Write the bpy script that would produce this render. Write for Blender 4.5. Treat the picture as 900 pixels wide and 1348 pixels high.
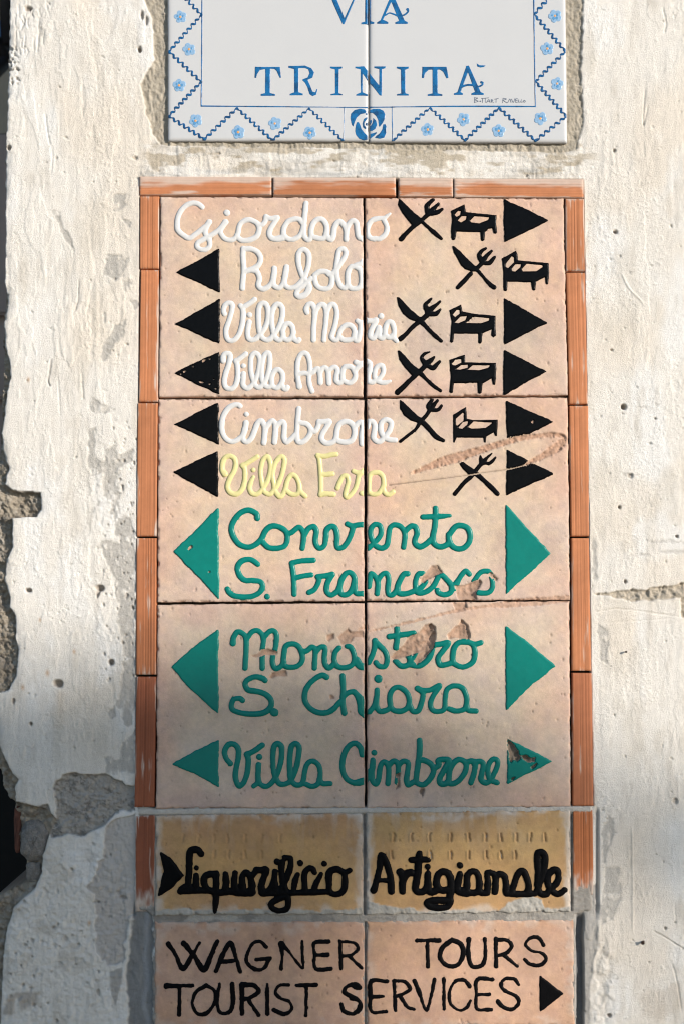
import bpy, math, random
import numpy as np

# ------------------------------------------------------------------ camera / light / exposure
for o in list(bpy.data.objects): bpy.data.objects.remove(o)
scene = bpy.context.scene
COL = scene.collection
W0, H0 = 900.0, 1348.0          # the frame, in picture units laid over the wall
FPX = 2150.0                     # focal length in the same units
DIST = 1.6                       # metres from the lens to the wall along the axis
PITCH = math.radians(4.0)
CAMZ = 1.58
U = DIST / FPX                   # metres per unit on the wall

cam_d = bpy.data.cameras.new('camera'); cam = bpy.data.objects.new('camera', cam_d); COL.objects.link(cam)
cam.location = (0, -DIST * math.cos(PITCH), CAMZ)
cam.rotation_euler = (math.radians(90) + PITCH, 0, 0)
cam_d.sensor_fit = 'VERTICAL'; cam_d.sensor_height = 36.0; cam_d.sensor_width = 24.0
cam_d.lens = 36.0 * FPX / H0
cam_d.clip_start = 0.05; cam_d.clip_end = 2000
cam_d.dof.use_dof = True; cam_d.dof.focus_distance = DIST; cam_d.dof.aperture_fstop = 5.0
scene.camera = cam

SUN = np.array((0.735, -0.635, 0.24)); SUN = SUN / np.linalg.norm(SUN)
sun_el = math.asin(SUN[2]); sun_az = math.atan2(SUN[0], SUN[1])
world = bpy.data.worlds.new('World'); scene.world = world; world.use_nodes = True
nt = world.node_tree; nt.nodes.clear()
wo = nt.nodes.new('ShaderNodeOutputWorld'); bg = nt.nodes.new('ShaderNodeBackground'); sky = nt.nodes.new('ShaderNodeTexSky')
sky.sky_type = 'NISHITA'; sky.sun_disc = False; sky.sun_elevation = sun_el; sky.sun_rotation = sun_az
sky.altitude = 300; sky.air_density = 1.0; sky.dust_density = 0.55; sky.ozone_density = 2.1
nt.links.new(sky.outputs[0], bg.inputs[0]); bg.inputs[1].default_value = 0.145
nt.links.new(bg.outputs[0], wo.inputs[0])
sl = bpy.data.lights.new('sun', 'SUN'); sl.energy = 4.2; sl.angle = math.radians(0.55); sl.color = (1.0, 0.92, 0.83)
so = bpy.data.objects.new('sun', sl); COL.objects.link(so)
from mathutils import Vector
so.rotation_euler = Vector(-SUN).to_track_quat('-Z', 'Y').to_euler(); so.location = tuple(SUN * 30)
vs = scene.view_settings; vs.view_transform = 'Standard'; vs.look = 'None'; vs.gamma = 1.0; vs.use_curve_mapping = False
vs.exposure = 0.34
scene.cycles.pixel_filter_type = 'BLACKMAN_HARRIS'; scene.cycles.filter_width = 1.15

# ------------------------------------------------------------------ helpers
sp, cp = math.sin(PITCH), math.cos(PITCH)
def at(px, py, h=0.0):
    """wall-plane point (metres) for the unit px,py; h units proud of the wall"""
    px = np.asarray(px, float); py = np.asarray(py, float)
    u = (px - W0 / 2) / FPX; v = (H0 / 2 - py) / FPX
    den = cp - v * sp
    den = np.maximum(den, 0.3)
    t = DIST * cp / den
    return np.stack([u * t, np.zeros_like(t) - np.asarray(h) * U, CAMZ + t * (sp + v * cp)], -1)

def smooth(a, b, x):
    t = np.clip((x - a) / (b - a), 0, 1); return t * t * (3 - 2 * t)

_lat = {}
def vnoise(x, y, seed=0):
    """value noise, range -1..1"""
    if seed not in _lat:
        _lat[seed] = np.random.RandomState(seed + 11).rand(256, 256) * 2 - 1
    L = _lat[seed]
    xi = np.floor(x).astype(np.int64); yi = np.floor(y).astype(np.int64)
    fx = x - xi; fy = y - yi
    fx = fx * fx * fx * (fx * (fx * 6 - 15) + 10); fy = fy * fy * fy * (fy * (fy * 6 - 15) + 10)
    a = L[yi & 255, xi & 255]; b = L[yi & 255, (xi + 1) & 255]
    c = L[(yi + 1) & 255, xi & 255]; d = L[(yi + 1) & 255, (xi + 1) & 255]
    return (a * (1 - fx) + b * fx) * (1 - fy) + (c * (1 - fx) + d * fx) * fy
def fbm(x, y, sx, sy=None, oct=4, seed=0, gain=.5):
    sy = sy or sx; s = 0; a = 1; n = 0
    for i in range(oct):
        s = s + a * vnoise(x / sx * 2 ** i + 17.3 * i, y / sy * 2 ** i + 9.1 * i, seed + i); n += a; a *= gain
    return s / n

def T(s, x0=0, y0=0, sc=1.0, r=None):
    """strokes 'x,y[,r] x,y|...' measured in an enlargement at x0,y0 with scale sc"""
    out = []
    for part in s.replace('\n', ' ').split('|'):
        pts = []
        for q in part.split():
            v = [float(k) for k in q.split(',')]
            pts.append((x0 + v[0] * sc, y0 + v[1] * sc, v[2] * sc if len(v) > 2 else r))
        if pts: out.append(np.array(pts, float))
    return out
def PG(s, x0=0, y0=0, sc=1.0):
    return [np.array([[x0 + float(q.split(',')[0]) * sc, y0 + float(q.split(',')[1]) * sc] for q in part.split()])
            for part in s.replace('\n', ' ').split('|') if part.split()]

def catmull(P, n=5):
    if len(P) < 3: return P
    Q = np.vstack([2 * P[0] - P[1], P, 2 * P[-1] - P[-2]]); out = []
    for i in range(len(P) - 1):
        p0, p1, p2, p3 = Q[i], Q[i + 1], Q[i + 2], Q[i + 3]
        for k in range(n):
            t = k / n
            out.append(.5 * ((2 * p1) + (p2 - p0) * t + (2 * p0 - 5 * p1 + 4 * p2 - p3) * t * t + (3 * p1 - p0 - 3 * p2 + p3) * t ** 3))
    out.append(P[-1]); return np.array(out)

class Field:
    """signed distance field over a rectangle"""
    def __init__(s, x0, y0, x1, y1, step):
        s.xs = np.arange(x0, x1 + step, step); s.ys = np.arange(y0, y1 + step, step)
        s.X, s.Y = np.meshgrid(s.xs, s.ys); s.D = np.full(s.X.shape, 9.0); s.step = step
    def win(s, x0, y0, x1, y1):
        a = np.searchsorted(s.xs, x0); b = np.searchsorted(s.xs, x1); c = np.searchsorted(s.ys, y0); d = np.searchsorted(s.ys, y1)
        return slice(c, d), slice(a, b)
    def merge(s, w, d, k):
        A = s.D[w]
        if k > 0:
            hh = np.clip(.5 + .5 * (A - d) / k, 0, 1); s.D[w] = A * (1 - hh) + d * hh - k * hh * (1 - hh)
        else: s.D[w] = np.minimum(A, d)
    def stroke(s, P, k=1.2, curve=True):
        if curve: P = catmull(P)
        m = 8.0
        w = s.win(P[:, 0].min() - m - P[:, 2].max(), P[:, 1].min() - m - P[:, 2].max(), P[:, 0].max() + m + P[:, 2].max(), P[:, 1].max() + m + P[:, 2].max())
        if s.X[w].size == 0: return
        L = np.full(s.X[w].shape, 9.0); X, Y = s.X[w], s.Y[w]; xs = X[0]; ys = Y[:, 0]
        if len(P) == 1: P = np.vstack([P, P + [[.01, 0, 0]]])
        for a, b in zip(P[:-1], P[1:]):
            R = max(a[2], b[2]) + 5
            i0 = np.searchsorted(xs, min(a[0], b[0]) - R); i1 = np.searchsorted(xs, max(a[0], b[0]) + R)
            j0 = np.searchsorted(ys, min(a[1], b[1]) - R); j1 = np.searchsorted(ys, max(a[1], b[1]) + R)
            if i1 <= i0 or j1 <= j0: continue
            x = X[j0:j1, i0:i1] - a[0]; y = Y[j0:j1, i0:i1] - a[1]; dx, dy = b[0] - a[0], b[1] - a[1]
            t = np.clip((x * dx + y * dy) / max(dx * dx + dy * dy, 1e-9), 0, 1)
            d = np.hypot(x - t * dx, y - t * dy) - (a[2] + (b[2] - a[2]) * t)
            L[j0:j1, i0:i1] = np.minimum(L[j0:j1, i0:i1], d)
        s.merge(w, L, k)
    def poly(s, P, holes=(), k=0.8, rnd=0.0):
        m = 9; w = s.win(P[:, 0].min() - m, P[:, 1].min() - m, P[:, 0].max() + m, P[:, 1].max() + m)
        if s.X[w].size == 0: return
        d = polysd(P, s.X[w], s.Y[w])
        for hl in holes: d = np.maximum(d, -polysd(hl, s.X[w], s.Y[w]) + .2)
        s.merge(w, d - rnd, k)
def polysd(P, X, Y):
    d = np.full(X.shape, 1e9); ins = np.zeros(X.shape, bool)
    for a, b in zip(P, np.roll(P, -1, 0)):
        dx, dy = b[0] - a[0], b[1] - a[1]
        x = X - a[0]; y = Y - a[1]
        t = np.clip((x * dx + y * dy) / max(dx * dx + dy * dy, 1e-9), 0, 1)
        d = np.minimum(d, (x - t * dx) ** 2 + (y - t * dy) ** 2)
        if dy != 0:
            c = ((a[1] <= Y) & (Y < b[1])) | ((b[1] <= Y) & (Y < a[1]))
            ins ^= c & (X < a[0] + (Y - a[1]) * dx / dy)
    return np.where(ins, -1, 1) * np.sqrt(d)

def npmesh(name, V, F, mat, parent=None, attrs=None, smooth_=True):
    me = bpy.data.meshes.new(name)
    V = np.asarray(V, np.float32); F = np.asarray(F, np.int32)
    me.vertices.add(len(V)); me.vertices.foreach_set('co', V.ravel())
    me.loops.add(F.size); me.loops.foreach_set('vertex_index', F.ravel())
    me.polygons.add(len(F)); me.polygons.foreach_set('loop_start', np.arange(0, F.size, F.shape[1], dtype=np.int32))
    me.polygons.foreach_set('use_smooth', np.full(len(F), smooth_))
    for an, C in (attrs or {}).items():
        C = np.asarray(C, np.float32)
        at_ = me.attributes.new(an, 'FLOAT_COLOR', 'POINT')
        at_.data.foreach_set('color', np.hstack([C, np.ones((len(C), 1), np.float32)]).ravel())
    me.update(calc_edges=True); me.validate()
    for m in (mat if isinstance(mat, (list, tuple)) else [mat]): me.materials.append(m)
    o = bpy.data.objects.new(name, me); COL.objects.link(o)
    if parent: o.parent = parent
    return o
def gridmesh(name, X, Y, H, mat, parent=None, keep=None, attrs=None, pos=None):
    ny, nx = X.shape
    V = (pos if pos is not None else at(X, Y, H)).reshape(-1, 3)
    idx = np.arange(ny * nx).reshape(ny, nx)
    F = np.stack([idx[:-1, :-1], idx[1:, :-1], idx[1:, 1:], idx[:-1, 1:]], -1)
    if keep is not None: F = F[keep]
    F = F.reshape(-1, 4)
    used = np.zeros(len(V), bool); used[F.ravel()] = True
    remap = np.cumsum(used) - 1
    A = {k: v.reshape(-1, 3)[used] for k, v in (attrs or {}).items()}
    return npmesh(name, V[used], remap[F], mat, parent, A)
def thing(name, label, cat, group=None, loc=(0, 0, 0)):
    o = bpy.data.objects.new(name, None); o.empty_display_size = .05; COL.objects.link(o); o.location = loc
    o['label'] = label; o['category'] = cat
    if group: o['group'] = group
    return o
def tag(o, label=None, cat=None, group=None, kind=None):
    for k, v in (('label', label), ('category', cat), ('group', group), ('kind', kind)):
        if v: o[k] = v
    return o

# ------------------------------------------------------------------ materials
def new_mat(name):
    m = bpy.data.materials.new(name); m.use_nodes = True; n = m.node_tree.nodes
    return m, n, m.node_tree.links, n['Principled BSDF']
def mk(name, col=None, rough=.8, attr=False, var=.12, vscale=60, bump=.0, bscale=700, bdist=.0006, spec=.5, coat=0, col2=None, c2scale=400, c2lo=.4, c2hi=.6, stretch=None, grain=.0, gscale=2500):
    m, n, l, b = new_mat(name)
    tc = n.new('ShaderNodeTexCoord'); src = tc.outputs['Object']
    if stretch:
        mp = n.new('ShaderNodeMapping'); mp.inputs['Scale'].default_value = stretch; l.new(src, mp.inputs[0]); vec = mp.outputs[0]
    else: vec = src
    def noise(sc, det=4, v=src, rg=.6):
        t = n.new('ShaderNodeTexNoise'); t.inputs['Scale'].default_value = sc; t.inputs['Detail'].default_value = det; t.inputs['Roughness'].default_value = rg
        l.new(v, t.inputs['Vector']); return t
    if attr:
        a = n.new('ShaderNodeAttribute'); a.attribute_name = 'alb'; c = a.outputs['Color']
    else:
        a = n.new('ShaderNodeRGB'); a.outputs[0].default_value = (*col, 1); c = a.outputs[0]
    if col2:
        t = noise(c2scale, 3); r = n.new('ShaderNodeMapRange'); r.inputs['From Min'].default_value = c2lo; r.inputs['From Max'].default_value = c2hi
        l.new(t.outputs['Fac'], r.inputs[0]); mx = n.new('ShaderNodeMix'); mx.data_type = 'RGBA'
        l.new(r.outputs[0], mx.inputs['Factor']); l.new(c, mx.inputs['A']); mx.inputs['B'].default_value = (*col2, 1); c = mx.outputs['Result']
    def modulate(c, t, amt):
        r = n.new('ShaderNodeMapRange'); r.inputs['From Min'].default_value = .3; r.inputs['From Max'].default_value = .7
        r.inputs['To Min'].default_value = 1 - amt; r.inputs['To Max'].default_value = 1 + amt; l.new(t.outputs['Fac'], r.inputs[0])
        mu = n.new('ShaderNodeVectorMath'); mu.operation = 'SCALE'; l.new(c, mu.inputs[0]); l.new(r.outputs[0], mu.inputs['Scale']); return mu.outputs[0]
    if var: c = modulate(c, noise(vscale, 5, vec), var)
    if grain: c = modulate(c, noise(gscale, 2, vec), grain)
    l.new(c, b.inputs['Base Color'])
    b.inputs['Roughness'].default_value = rough
    b.inputs['Specular IOR Level'].default_value = spec
    if coat: b.inputs['Coat Weight'].default_value = coat; b.inputs['Coat Roughness'].default_value = .06
    if bump:
        t1 = noise(bscale, 6, vec, .7); bp = n.new('ShaderNodeBump'); bp.inputs['Strength'].default_value = bump; bp.inputs['Distance'].default_value = bdist
        l.new(t1.outputs['Fac'], bp.inputs['Height']); l.new(bp.outputs[0], b.inputs['Normal'])
    return m
M = dict(
  plaster=mk('limewashed_plaster', attr=True, rough=.92, var=.04, vscale=90, bump=.95, bscale=1150, bdist=.0012, spec=.12, grain=.11, gscale=1700),
  tile=mk('fired_clay_tile', attr=True, rough=.78, var=.06, vscale=120, bump=.5, bscale=1000, bdist=.0006, spec=.2, grain=.09, gscale=1500),
  strip=mk('extruded_terracotta', attr=True, rough=.75, var=.06, vscale=150, bump=.35, bscale=1500, bdist=.0003, spec=.3, grain=.05),
  white=mk('white_glaze', (.62, .615, .60), rough=.3, var=.03, vscale=150, bump=.1, bscale=400, bdist=.0003, spec=.3),
  yellow=mk('pale_yellow_glaze', (.66, .60, .28), rough=.3, var=.05, vscale=200, bump=.1, bscale=400, bdist=.0003, spec=.3),
  green=mk('green_glaze', (.0, .178, .145), rough=.3, var=.06, vscale=160, bump=.12, bscale=500, bdist=.0003, spec=.25, grain=.08),
  black=mk('black_glaze', (.0035, .0036, .0042), rough=.22, var=.2, vscale=200, bump=.3, bscale=300, bdist=.0005, spec=.07),
  matt=mk('black_enamel', (.0035, .0034, .004), rough=.4, var=.2, vscale=200, bump=.6, bscale=700, bdist=.0007, spec=.05),
  glazed=mk('white_glazed_ceramic', (.535, .535, .53), rough=.14, var=.012, vscale=25, bump=.03, bscale=60, bdist=.0006, grain=.025, gscale=2200, coat=.3),
  blue=mk('cobalt_brush_paint', (.006, .125, .32), rough=.25, var=.12, vscale=900, col2=(.005, .055, .15), c2scale=170, c2lo=.44, c2hi=.66, grain=.22, gscale=3000),
  dblue=mk('dark_cobalt_paint', (.008, .10, .26), rough=.25, var=.1, vscale=600, col2=(.006, .05, .14), c2scale=260),
  petal=mk('pale_blue_petal', (.235, .385, .56), rough=.25, var=.16, vscale=700),
  petal2=mk('mid_blue_petal', (.09, .265, .48), rough=.25, var=.1, vscale=700),
  orange=mk('orange_dot_paint', (.70, .33, .10), rough=.3, var=.1, vscale=500),
  ink=mk('grey_ink', (.12, .15, .20), rough=.4, var=.0),
  rust=mk('rusty_steel', (.05, .03, .02), rough=.7, var=.4, vscale=900, bump=.4),
  stone=mk('grey_limestone', (.27, .25, .225), rough=.95, var=.25, vscale=160, bump=.9, bscale=420, bdist=.004, grain=.2, gscale=900),
  brick=mk('old_red_brick', (.11, .045, .03), rough=.9, var=.2, vscale=100, bump=.6, bscale=400, bdist=.001),
  paving=mk('lane_paving', (.30, .25, .20), rough=.9, var=.25, vscale=6, bump=.4, bscale=60, bdist=.004),
  house=mk('ochre_render', (.55, .45, .33), rough=.9, var=.12, vscale=4, bump=.3, bscale=80, bdist=.004),
  roof=mk('clay_roof_tiles', (.32, .16, .10), rough=.85, var=.2, vscale=12),
  timber=mk('weathered_timber', (.06, .045, .037), rough=.7, var=.2, vscale=30, bump=.3, bscale=80, bdist=.002, stretch=(1, 1, .08)),
  holeblack=mk('hole_shade_black', (.006, .006, .006), rough=.6, var=.1, spec=.2),  # flat black that stands for the darkness inside the broken hole
  slat=mk('grey_brown_timber', (.46, .36, .31), rough=.8, var=.2, vscale=30, stretch=(1, 1, .08)),
  iron=mk('dark_iron', (.015, .015, .017), rough=.5, var=.1),
  bluepl=mk('blue_plastic', (.14, .33, .66), rough=.4, var=.05),
  glass=mk('dark_pane', (.02, .025, .03), rough=.08, var=0),
)
# ------------------------------------------------------------------ setting: lane, unseen house added across it, its outline shaped to shade the lower wall
def box(name, x0, x1, y0, y1, z0, z1, mat, parent=None, bev=0.0):
    import bmesh
    bm = bmesh.new(); bmesh.ops.create_cube(bm, size=1.0)
    for v in bm.verts:
        v.co = ((x0 + x1) / 2 + v.co.x * (x1 - x0), (y0 + y1) / 2 + v.co.y * (y1 - y0), (z0 + z1) / 2 + v.co.z * (z1 - z0))
    if bev: bmesh.ops.bevel(bm, geom=bm.edges[:], offset=bev, segments=2, affect='EDGES')
    me = bpy.data.meshes.new(name); bm.to_mesh(me); bm.free(); me.materials.append(mat)
    o = bpy.data.objects.new(name, me); COL.objects.link(o)
    if parent: o.parent = parent
    return o
g = 400.0
tag(npmesh('ground', [(-g, -g, 0), (g, -g, 0), (g, g, 0), (-g, g, 0)], [[0, 1, 2, 3]], M['paving'], smooth_=False), kind='structure')

sh = np.array((SUN[0], SUN[1])); sh /= np.linalg.norm(sh)
E2 = np.array((sh[0], sh[1], 0)); E1 = np.array((-sh[1], sh[0], 0))          # away from the wall towards the sun / sideways
HOUSE_D = 13.5
def onto(px, py, c=HOUSE_D):
    P = at(px, py); t = (c - P @ E2) / (SUN @ E2); return P + SUN * t
def prism(name, pts, depth, mat, parent=None):
    """a profile (3D points in a plane facing the lane) run back from the lane"""
    P = np.array(pts); n = len(P); B = P + E2 * depth
    me = bpy.data.meshes.new(name)
    me.from_pydata([tuple(v) for v in np.vstack([P, B])], [], [list(range(n)), list(range(2 * n - 1, n - 1, -1))] + [[i, i + n, (i + 1) % n + n, (i + 1) % n] for i in range(n)])
    me.update(); me.materials.append(mat); o = bpy.data.objects.new(name, me); COL.objects.link(o)
    if parent: o.parent = parent
    return o
house = thing('house', 'unseen pale ochre house with clay tile roof, added to shade the lower wall', 'house')
a, b = onto(-6000, 1150), onto(500, 1220); a[2] = b[2]
wall_top = [a, b]
prism('wall', [a, b, b * (1, 1, 0), a * (1, 1, 0)], 5.0, M['house'], house)
top_ = [onto(-6200, 760), onto(-300, 965), onto(140, 962), onto(240, 928)]
prism('roof', [p - E2 * .08 for p in top_ + [onto(430, 928), onto(500, 958), onto(500, 1200), onto(-6200, 1140)]], 5.2, M['roof'], house)
prism('shade_verge', [p - E2 * .25 for p in top_ + [onto(430, 928), onto(570, 985), onto(800, 1105), onto(790, 1122), onto(640, 1150), onto(500, 1215), onto(-6200, 1145)]], .16, M['timber'], house)  # thin overhang added so its outline shapes the shadow edge
pm = (a * .12 + b * .88)
for k in range(2):
    c = a * (.3 - .05 * k) + b * (.7 + .05 * k); c = b - E1 * (1.5 + 2.0 * k)
    q = [c + E1 * .45, c - E1 * .45]; z0, z1 = 1.4, 2.8
    fr = prism('window', [np.array((*p[:2], z)) - E2 * .03 for p, z in ((q[0], z0), (q[1], z0), (q[1], z1), (q[0], z1))], .02, M['timber'], house)
    q = [c + E1 * .38, c - E1 * .38]
    prism('pane', [np.array((*p[:2], z)) - E2 * .04 for p, z in ((q[0], z0 + .07), (q[1], z0 + .07), (q[1], z1 - .07), (q[0], z1 - .07))], .015, M['glass'], fr)
# unseen rail and thin bars, added to part-shade the lower right wall
rl = thing('shade_rail', 'unseen iron rail with thin bars, added to part-shade the lower right wall', 'shade_rail')
def tube(name, P0, P1, r, mat, parent=None, n=12):
    P0 = Vector(P0); P1 = Vector(P1); d = (P1 - P0); q = d.to_track_quat('Z', 'Y')
    V = []; 
    for k in range(n):
        a_ = 2 * math.pi * k / n; off = q @ Vector((r * math.cos(a_), r * math.sin(a_), 0)); V += [tuple(P0 + off), tuple(P1 + off)]
    F = [[2 * k, 2 * ((k + 1) % n), 2 * ((k + 1) % n) + 1, 2 * k + 1] for k in range(n)]
    me = bpy.data.meshes.new(name); me.from_pydata(V, [], F + [[2 * k for k in range(n)][::-1], [2 * k + 1 for k in range(n)]]); me.update()
    for p in me.polygons: p.use_smooth = len(p.vertices) == 4
    me.materials.append(mat); o = bpy.data.objects.new(name, me); COL.objects.link(o)
    if parent: o.parent = parent
    return o
r0, r1 = onto(770, 1095, HOUSE_D - .25), onto(2300, 1075, HOUSE_D - .25)
tube('rail', r0, r1, .038, M['iron'], rl); tube('post', r1 * (1, 1, 0), r1, .05, M['iron'], rl)
nb = 22
for k in range(nb):
    p_ = r0 + (r1 - r0) * ((k + .5) / nb); tube('shade_bar', p_ - np.array((0, 0, 1.0)), p_, .0065, M['iron'], rl, 8)
tube('rail', r0 - np.array((0, 0, 1.0)), r1 - np.array((0, 0, 1.0)), .02, M['iron'], rl)

# ------------------------------------------------------------------ behind the wall's left end
CAM = np.array(cam.location)
def behind(px, py, d): return CAM + (at(px, py) - CAM) * ((d - CAM[1]) / (0 - CAM[1]))      # a point d metres past the wall face
bz = behind(0, 640, .34)[2]; tz = behind(0, 182, .34)[2]
sht = thing('timber_shutter', 'grey brown timber shutter, a blurred sliver left of the plaster', 'shutter', loc=(-.66, .34, bz))
box('board', -.30, .305, -.02, .02, 0, tz - bz, M['slat'], sht, .004)
for z in (.10, .20): box('batten', -.30, .304, -.034, -.021, z, z + .04, M['slat'], sht, .003)
hole_panel = thing('hole_dark_panel', 'near-black panel standing for the shade in the hole at the broken lower left corner', 'hole_panel', loc=(-.75, .55, 0))  # near-black sheet put in for the deep shade seen through the hole
box('dark_sheet', -.5, .9, -.02, .02, 0, bz + .04, M['holeblack'], hole_panel)
box('frame', -.56, -.501, -.04, .04, 0, bz + .04, M['holeblack'], hole_panel)
back = thing('alley_wall', 'rough grey house wall seen in a sliver left of the plaster', 'wall', loc=(-1.4, 1.1, 0))
box('masonry', -3, 1.75, 0, .3, 0, 6, M['house'], back)
rb = thing('iron_grille', 'black iron bars, blurred, in the sliver at the upper left', 'grille')
for (q0, q1, rad) in (((-60, -10), (16, 82), .009), ((-60, 150), (16, 72), .009), ((4, -160), (14, 60), .012), ((-60, 182), (14, 182), .006)):
    tube('bar', behind(*q0, .42), behind(*q1, .42), rad, M['iron'], rb)
q0, q1 = behind(-50, 70, .6), behind(9, 25, .6)
bl = box('blue_panel', q0[0], q1[0], .6, .62, q0[2], q1[2], M['bluepl'], None, .006)
tag(bl, 'small blue panel behind the iron bars at the upper left edge', 'panel')

# ------------------------------------------------------------------ the plastered wall
def axis(lo, hi, step, far_lo, far_hi):
    core = np.arange(lo, hi + .01, step); L = []; s = step; x = lo
    while x > far_lo: s *= 1.22; x -= s; L.append(x)
    R = []; s = step; x = core[-1]
    while x < far_hi: s *= 1.22; x += s; R.append(x)
    return np.array(L[::-1] + list(core) + R)
STEP = 1.25
xs = axis(-70, 930, STEP, -70, 5200); ys = axis(-40, 1390, STEP, -3600, 3050)
X, Y = np.meshgrid(xs, ys); N = X.size
rng = np.random.RandomState(4)
fine = smooth(3000, 1400, np.abs(Y)) * smooth(3000, 1200, X)
Hh = 2.2 * fbm(X, Y, 260, 260, 3, 1) + .6 * fbm(X, Y, 60, 60, 3, 5)
right = smooth(700, 800, X)
streak = fbm(X + 6 * fbm(X, Y, 50, 90, 2, 71), Y, 7, 80, 3, 21)
streak2 = fbm(X + 3 * vnoise(X / 20, Y / 40, 72), Y, 3.2, 22, 2, 31)
sm = smooth(-.3, .5, fbm(X, Y, 120, 200, 3, 33))
Hh += (.50 * streak + .34 * streak2) * (.25 + .75 * sm) * (1 - .45 * right)
gr_ = vnoise(X / 2.6, Y / 2.9, 41) + .5 * vnoise(X / 1.7, Y / 1.7, 42)
Hh += (.20 * gr_ + .55 * smooth(.75, 1.1, gr_)) * (.35 + .65 * smooth(-.25, .35, fbm(X, Y, 70, 90, 2, 44)))
# flaking lime coats: thin steps along wandering, mostly upright edges
for sd, th, amp in ((51, .12, .5), (57, -.2, .35), (63, .27, .55)):
    f = fbm(X, Y, 46, 150, 5, sd, .55); Hh += amp * smooth(th - .007, th + .007, f) * (1 - .35 * right)
# little bumps and pits
CHI = np.zeros_like(X)
def blob(cx, cy, rx, ry, dep, ang=0, soft=.35):
    R = max(rx, ry) * 1.6 + 3
    i0, i1 = np.searchsorted(xs, (cx - R, cx + R)); j0, j1 = np.searchsorted(ys, (cy - R, cy + R)); w = (slice(j0, j1), slice(i0, i1))
    if X[w].size == 0: return
    x = X[w] - cx; y = Y[w] - cy; c, s_ = math.cos(ang), math.sin(ang); u = (x * c + y * s_) / rx; v = (-x * s_ + y * c) / ry
    r = np.sqrt(u * u + v * v) + .18 * vnoise(X[w] / (rx * .8), Y[w] / (ry * .8), 88)
    k = smooth(1 + soft, 1 - soft, r); Hh[w] += dep * k
    if dep < -1.2: CHI[w] = np.maximum(CHI[w], k * min(1, -dep / 5))
for _ in range(560):
    x, y = rng.uniform(0, 905), rng.uniform(-10, 1360); r = rng.uniform(.7, 1.5); blob(x, y, r, r * rng.uniform(.8, 1.7), -rng.uniform(.7, 2.2), rng.uniform(0, 3))
for _ in range(500):
    x, y = rng.uniform(0, 905), rng.uniform(-10, 1360); r = rng.uniform(1.0, 2.4); blob(x, y, r, r * rng.uniform(.8, 2.2), rng.uniform(.2, .6), rng.uniform(-.4, .4), .6)
for (x, y, rx, ry, dp) in ((37.5, 777, 4.2, 2.6, 7), (77, 900, 6, 4.6, 9), (146.5, 872, 3.6, 4, 8), (41, 953, 1.8, 2.2, 6), (184, 65, 2.6, 3.6, 8), (809, 305, 2.8, 2.2, 7),
                           (820, 535.5, 3.3, 3.3, 9), (829, 627, 3.5, 3.5, 3), (814.5, 668, 2, 2, 6), (890, 706, 2, 2, 5), (862, 551, 1.6, 1.6, 4), (822, 766, 1.8, 2.4, 5), (804, 461, 2, 1.6, 3),
                           (12, 194, 3, 3, 6), (37, 11, 5, 3.4, 5), (178, 208, 3.5, 2.5, 3), (808, 198, 2, 2.2, 4), (888, 1055, 3, 4, 3), (875, 1222, 2.2, 2, 3), (801, 1337, 3, 2.4, 5), (18, 923, 2, 3.6, 4),
                           (187, 20, 2.2, 6, 4), (193, 27, 2, 6, 4), (34, 1244, 2.6, 1.6, 3), (104, 1243, 2, 2, 3), (162, 1182, 5, 2.6, 3), (130, 1306, 2.6, 4.6, 3), (21, 1255, 1.6, 1.4, 3), (43, 1259, 1.4, 1.4, 3), (28, 1271, 1.4, 1.4, 3)):
    blob(x, y, rx, ry, -dp, 0, .3)
blob(131, 774, 5.5, 4, -6, .2, .3); blob(129.5, 781, 2.4, 6, -4, .25, .3)
# scratch lines
def line(s, dep, r=.7):
    for P in T(s, r=r):
        F = Field(P[:, 0].min() - 6, P[:, 1].min() - 6, P[:, 0].max() + 6, P[:, 1].max() + 6, 1)
        P = catmull(P); P[:, :2] += rng.uniform(-.3, .3, (len(P), 2))
        for q0, q1 in zip(P[:-1], P[1:]):
            mx, my = (q0[:2] + q1[:2]) / 2; L_ = np.hypot(*(q1 - q0)[:2]); blob(mx, my, L_ * .6 + .5, r, dep, math.atan2(q1[1] - q0[1], q1[0] - q0[0]), .5)
line('818,360 828,380 845,398', .9, .9); line('784,805 820,802 893,812', -.8); line('860,1226 875,1234 893,1245 905,1252', -1.4, .8); line('884,1270 890,1290 896,1330', -1.2, .9)
line('800,820 840,817 880,814', -.5); line('887,1190 889,1215', -.8); line('832,1225 832,1160 831,1090', .8, 1.0); line('60,150 63,175 66,190', -1.2, .9)
line('104,370 103,395 99,410', -1.3, 1.0); line('68,475 64,500 66,508', -1.4, 1.2); line('70,200 68,225', -1.2, 1); line('108,490 110,520 109,525', -1.1, .9); line('77,500 79,540', -1, .9); line('852,140 846,165 848,120', -1.2, 1); line('872,10 876,30 874,42', -1.1, 1)

for _ in range(26):
    x, y = rng.uniform(14, 64), rng.uniform(-5, 70); L_ = rng.uniform(8, 26); line('%f,%f %f,%f %f,%f' % (x, y, x + rng.uniform(-2, 2), y + L_ / 2, x + rng.uniform(-2, 3), y + L_), -rng.uniform(.5, 1.2), rng.uniform(.6, 1.0))
for _ in range(40):
    x, y = rng.uniform(10, 26), rng.uniform(60, 112); q_ = rng.uniform(.8, 2.2); blob(x, y, q_, q_, -rng.uniform(1.5, 3.5))
for _ in range(70):
    x, y = rng.uniform(135, 180), rng.uniform(560, 900); q_ = rng.uniform(.7, 1.8); blob(x, y, q_, q_ * 1.3, -rng.uniform(1, 3))
for _ in range(22):
    x, y = rng.normal(84, 12), rng.normal(805, 9); q_ = rng.uniform(.8, 2.0); blob(x, y, q_ * .8, q_ * .8, -rng.uniform(.5, 1.2))
base = np.empty(X.shape + (3,)); base[:] = (.76, .722, .658)
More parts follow.
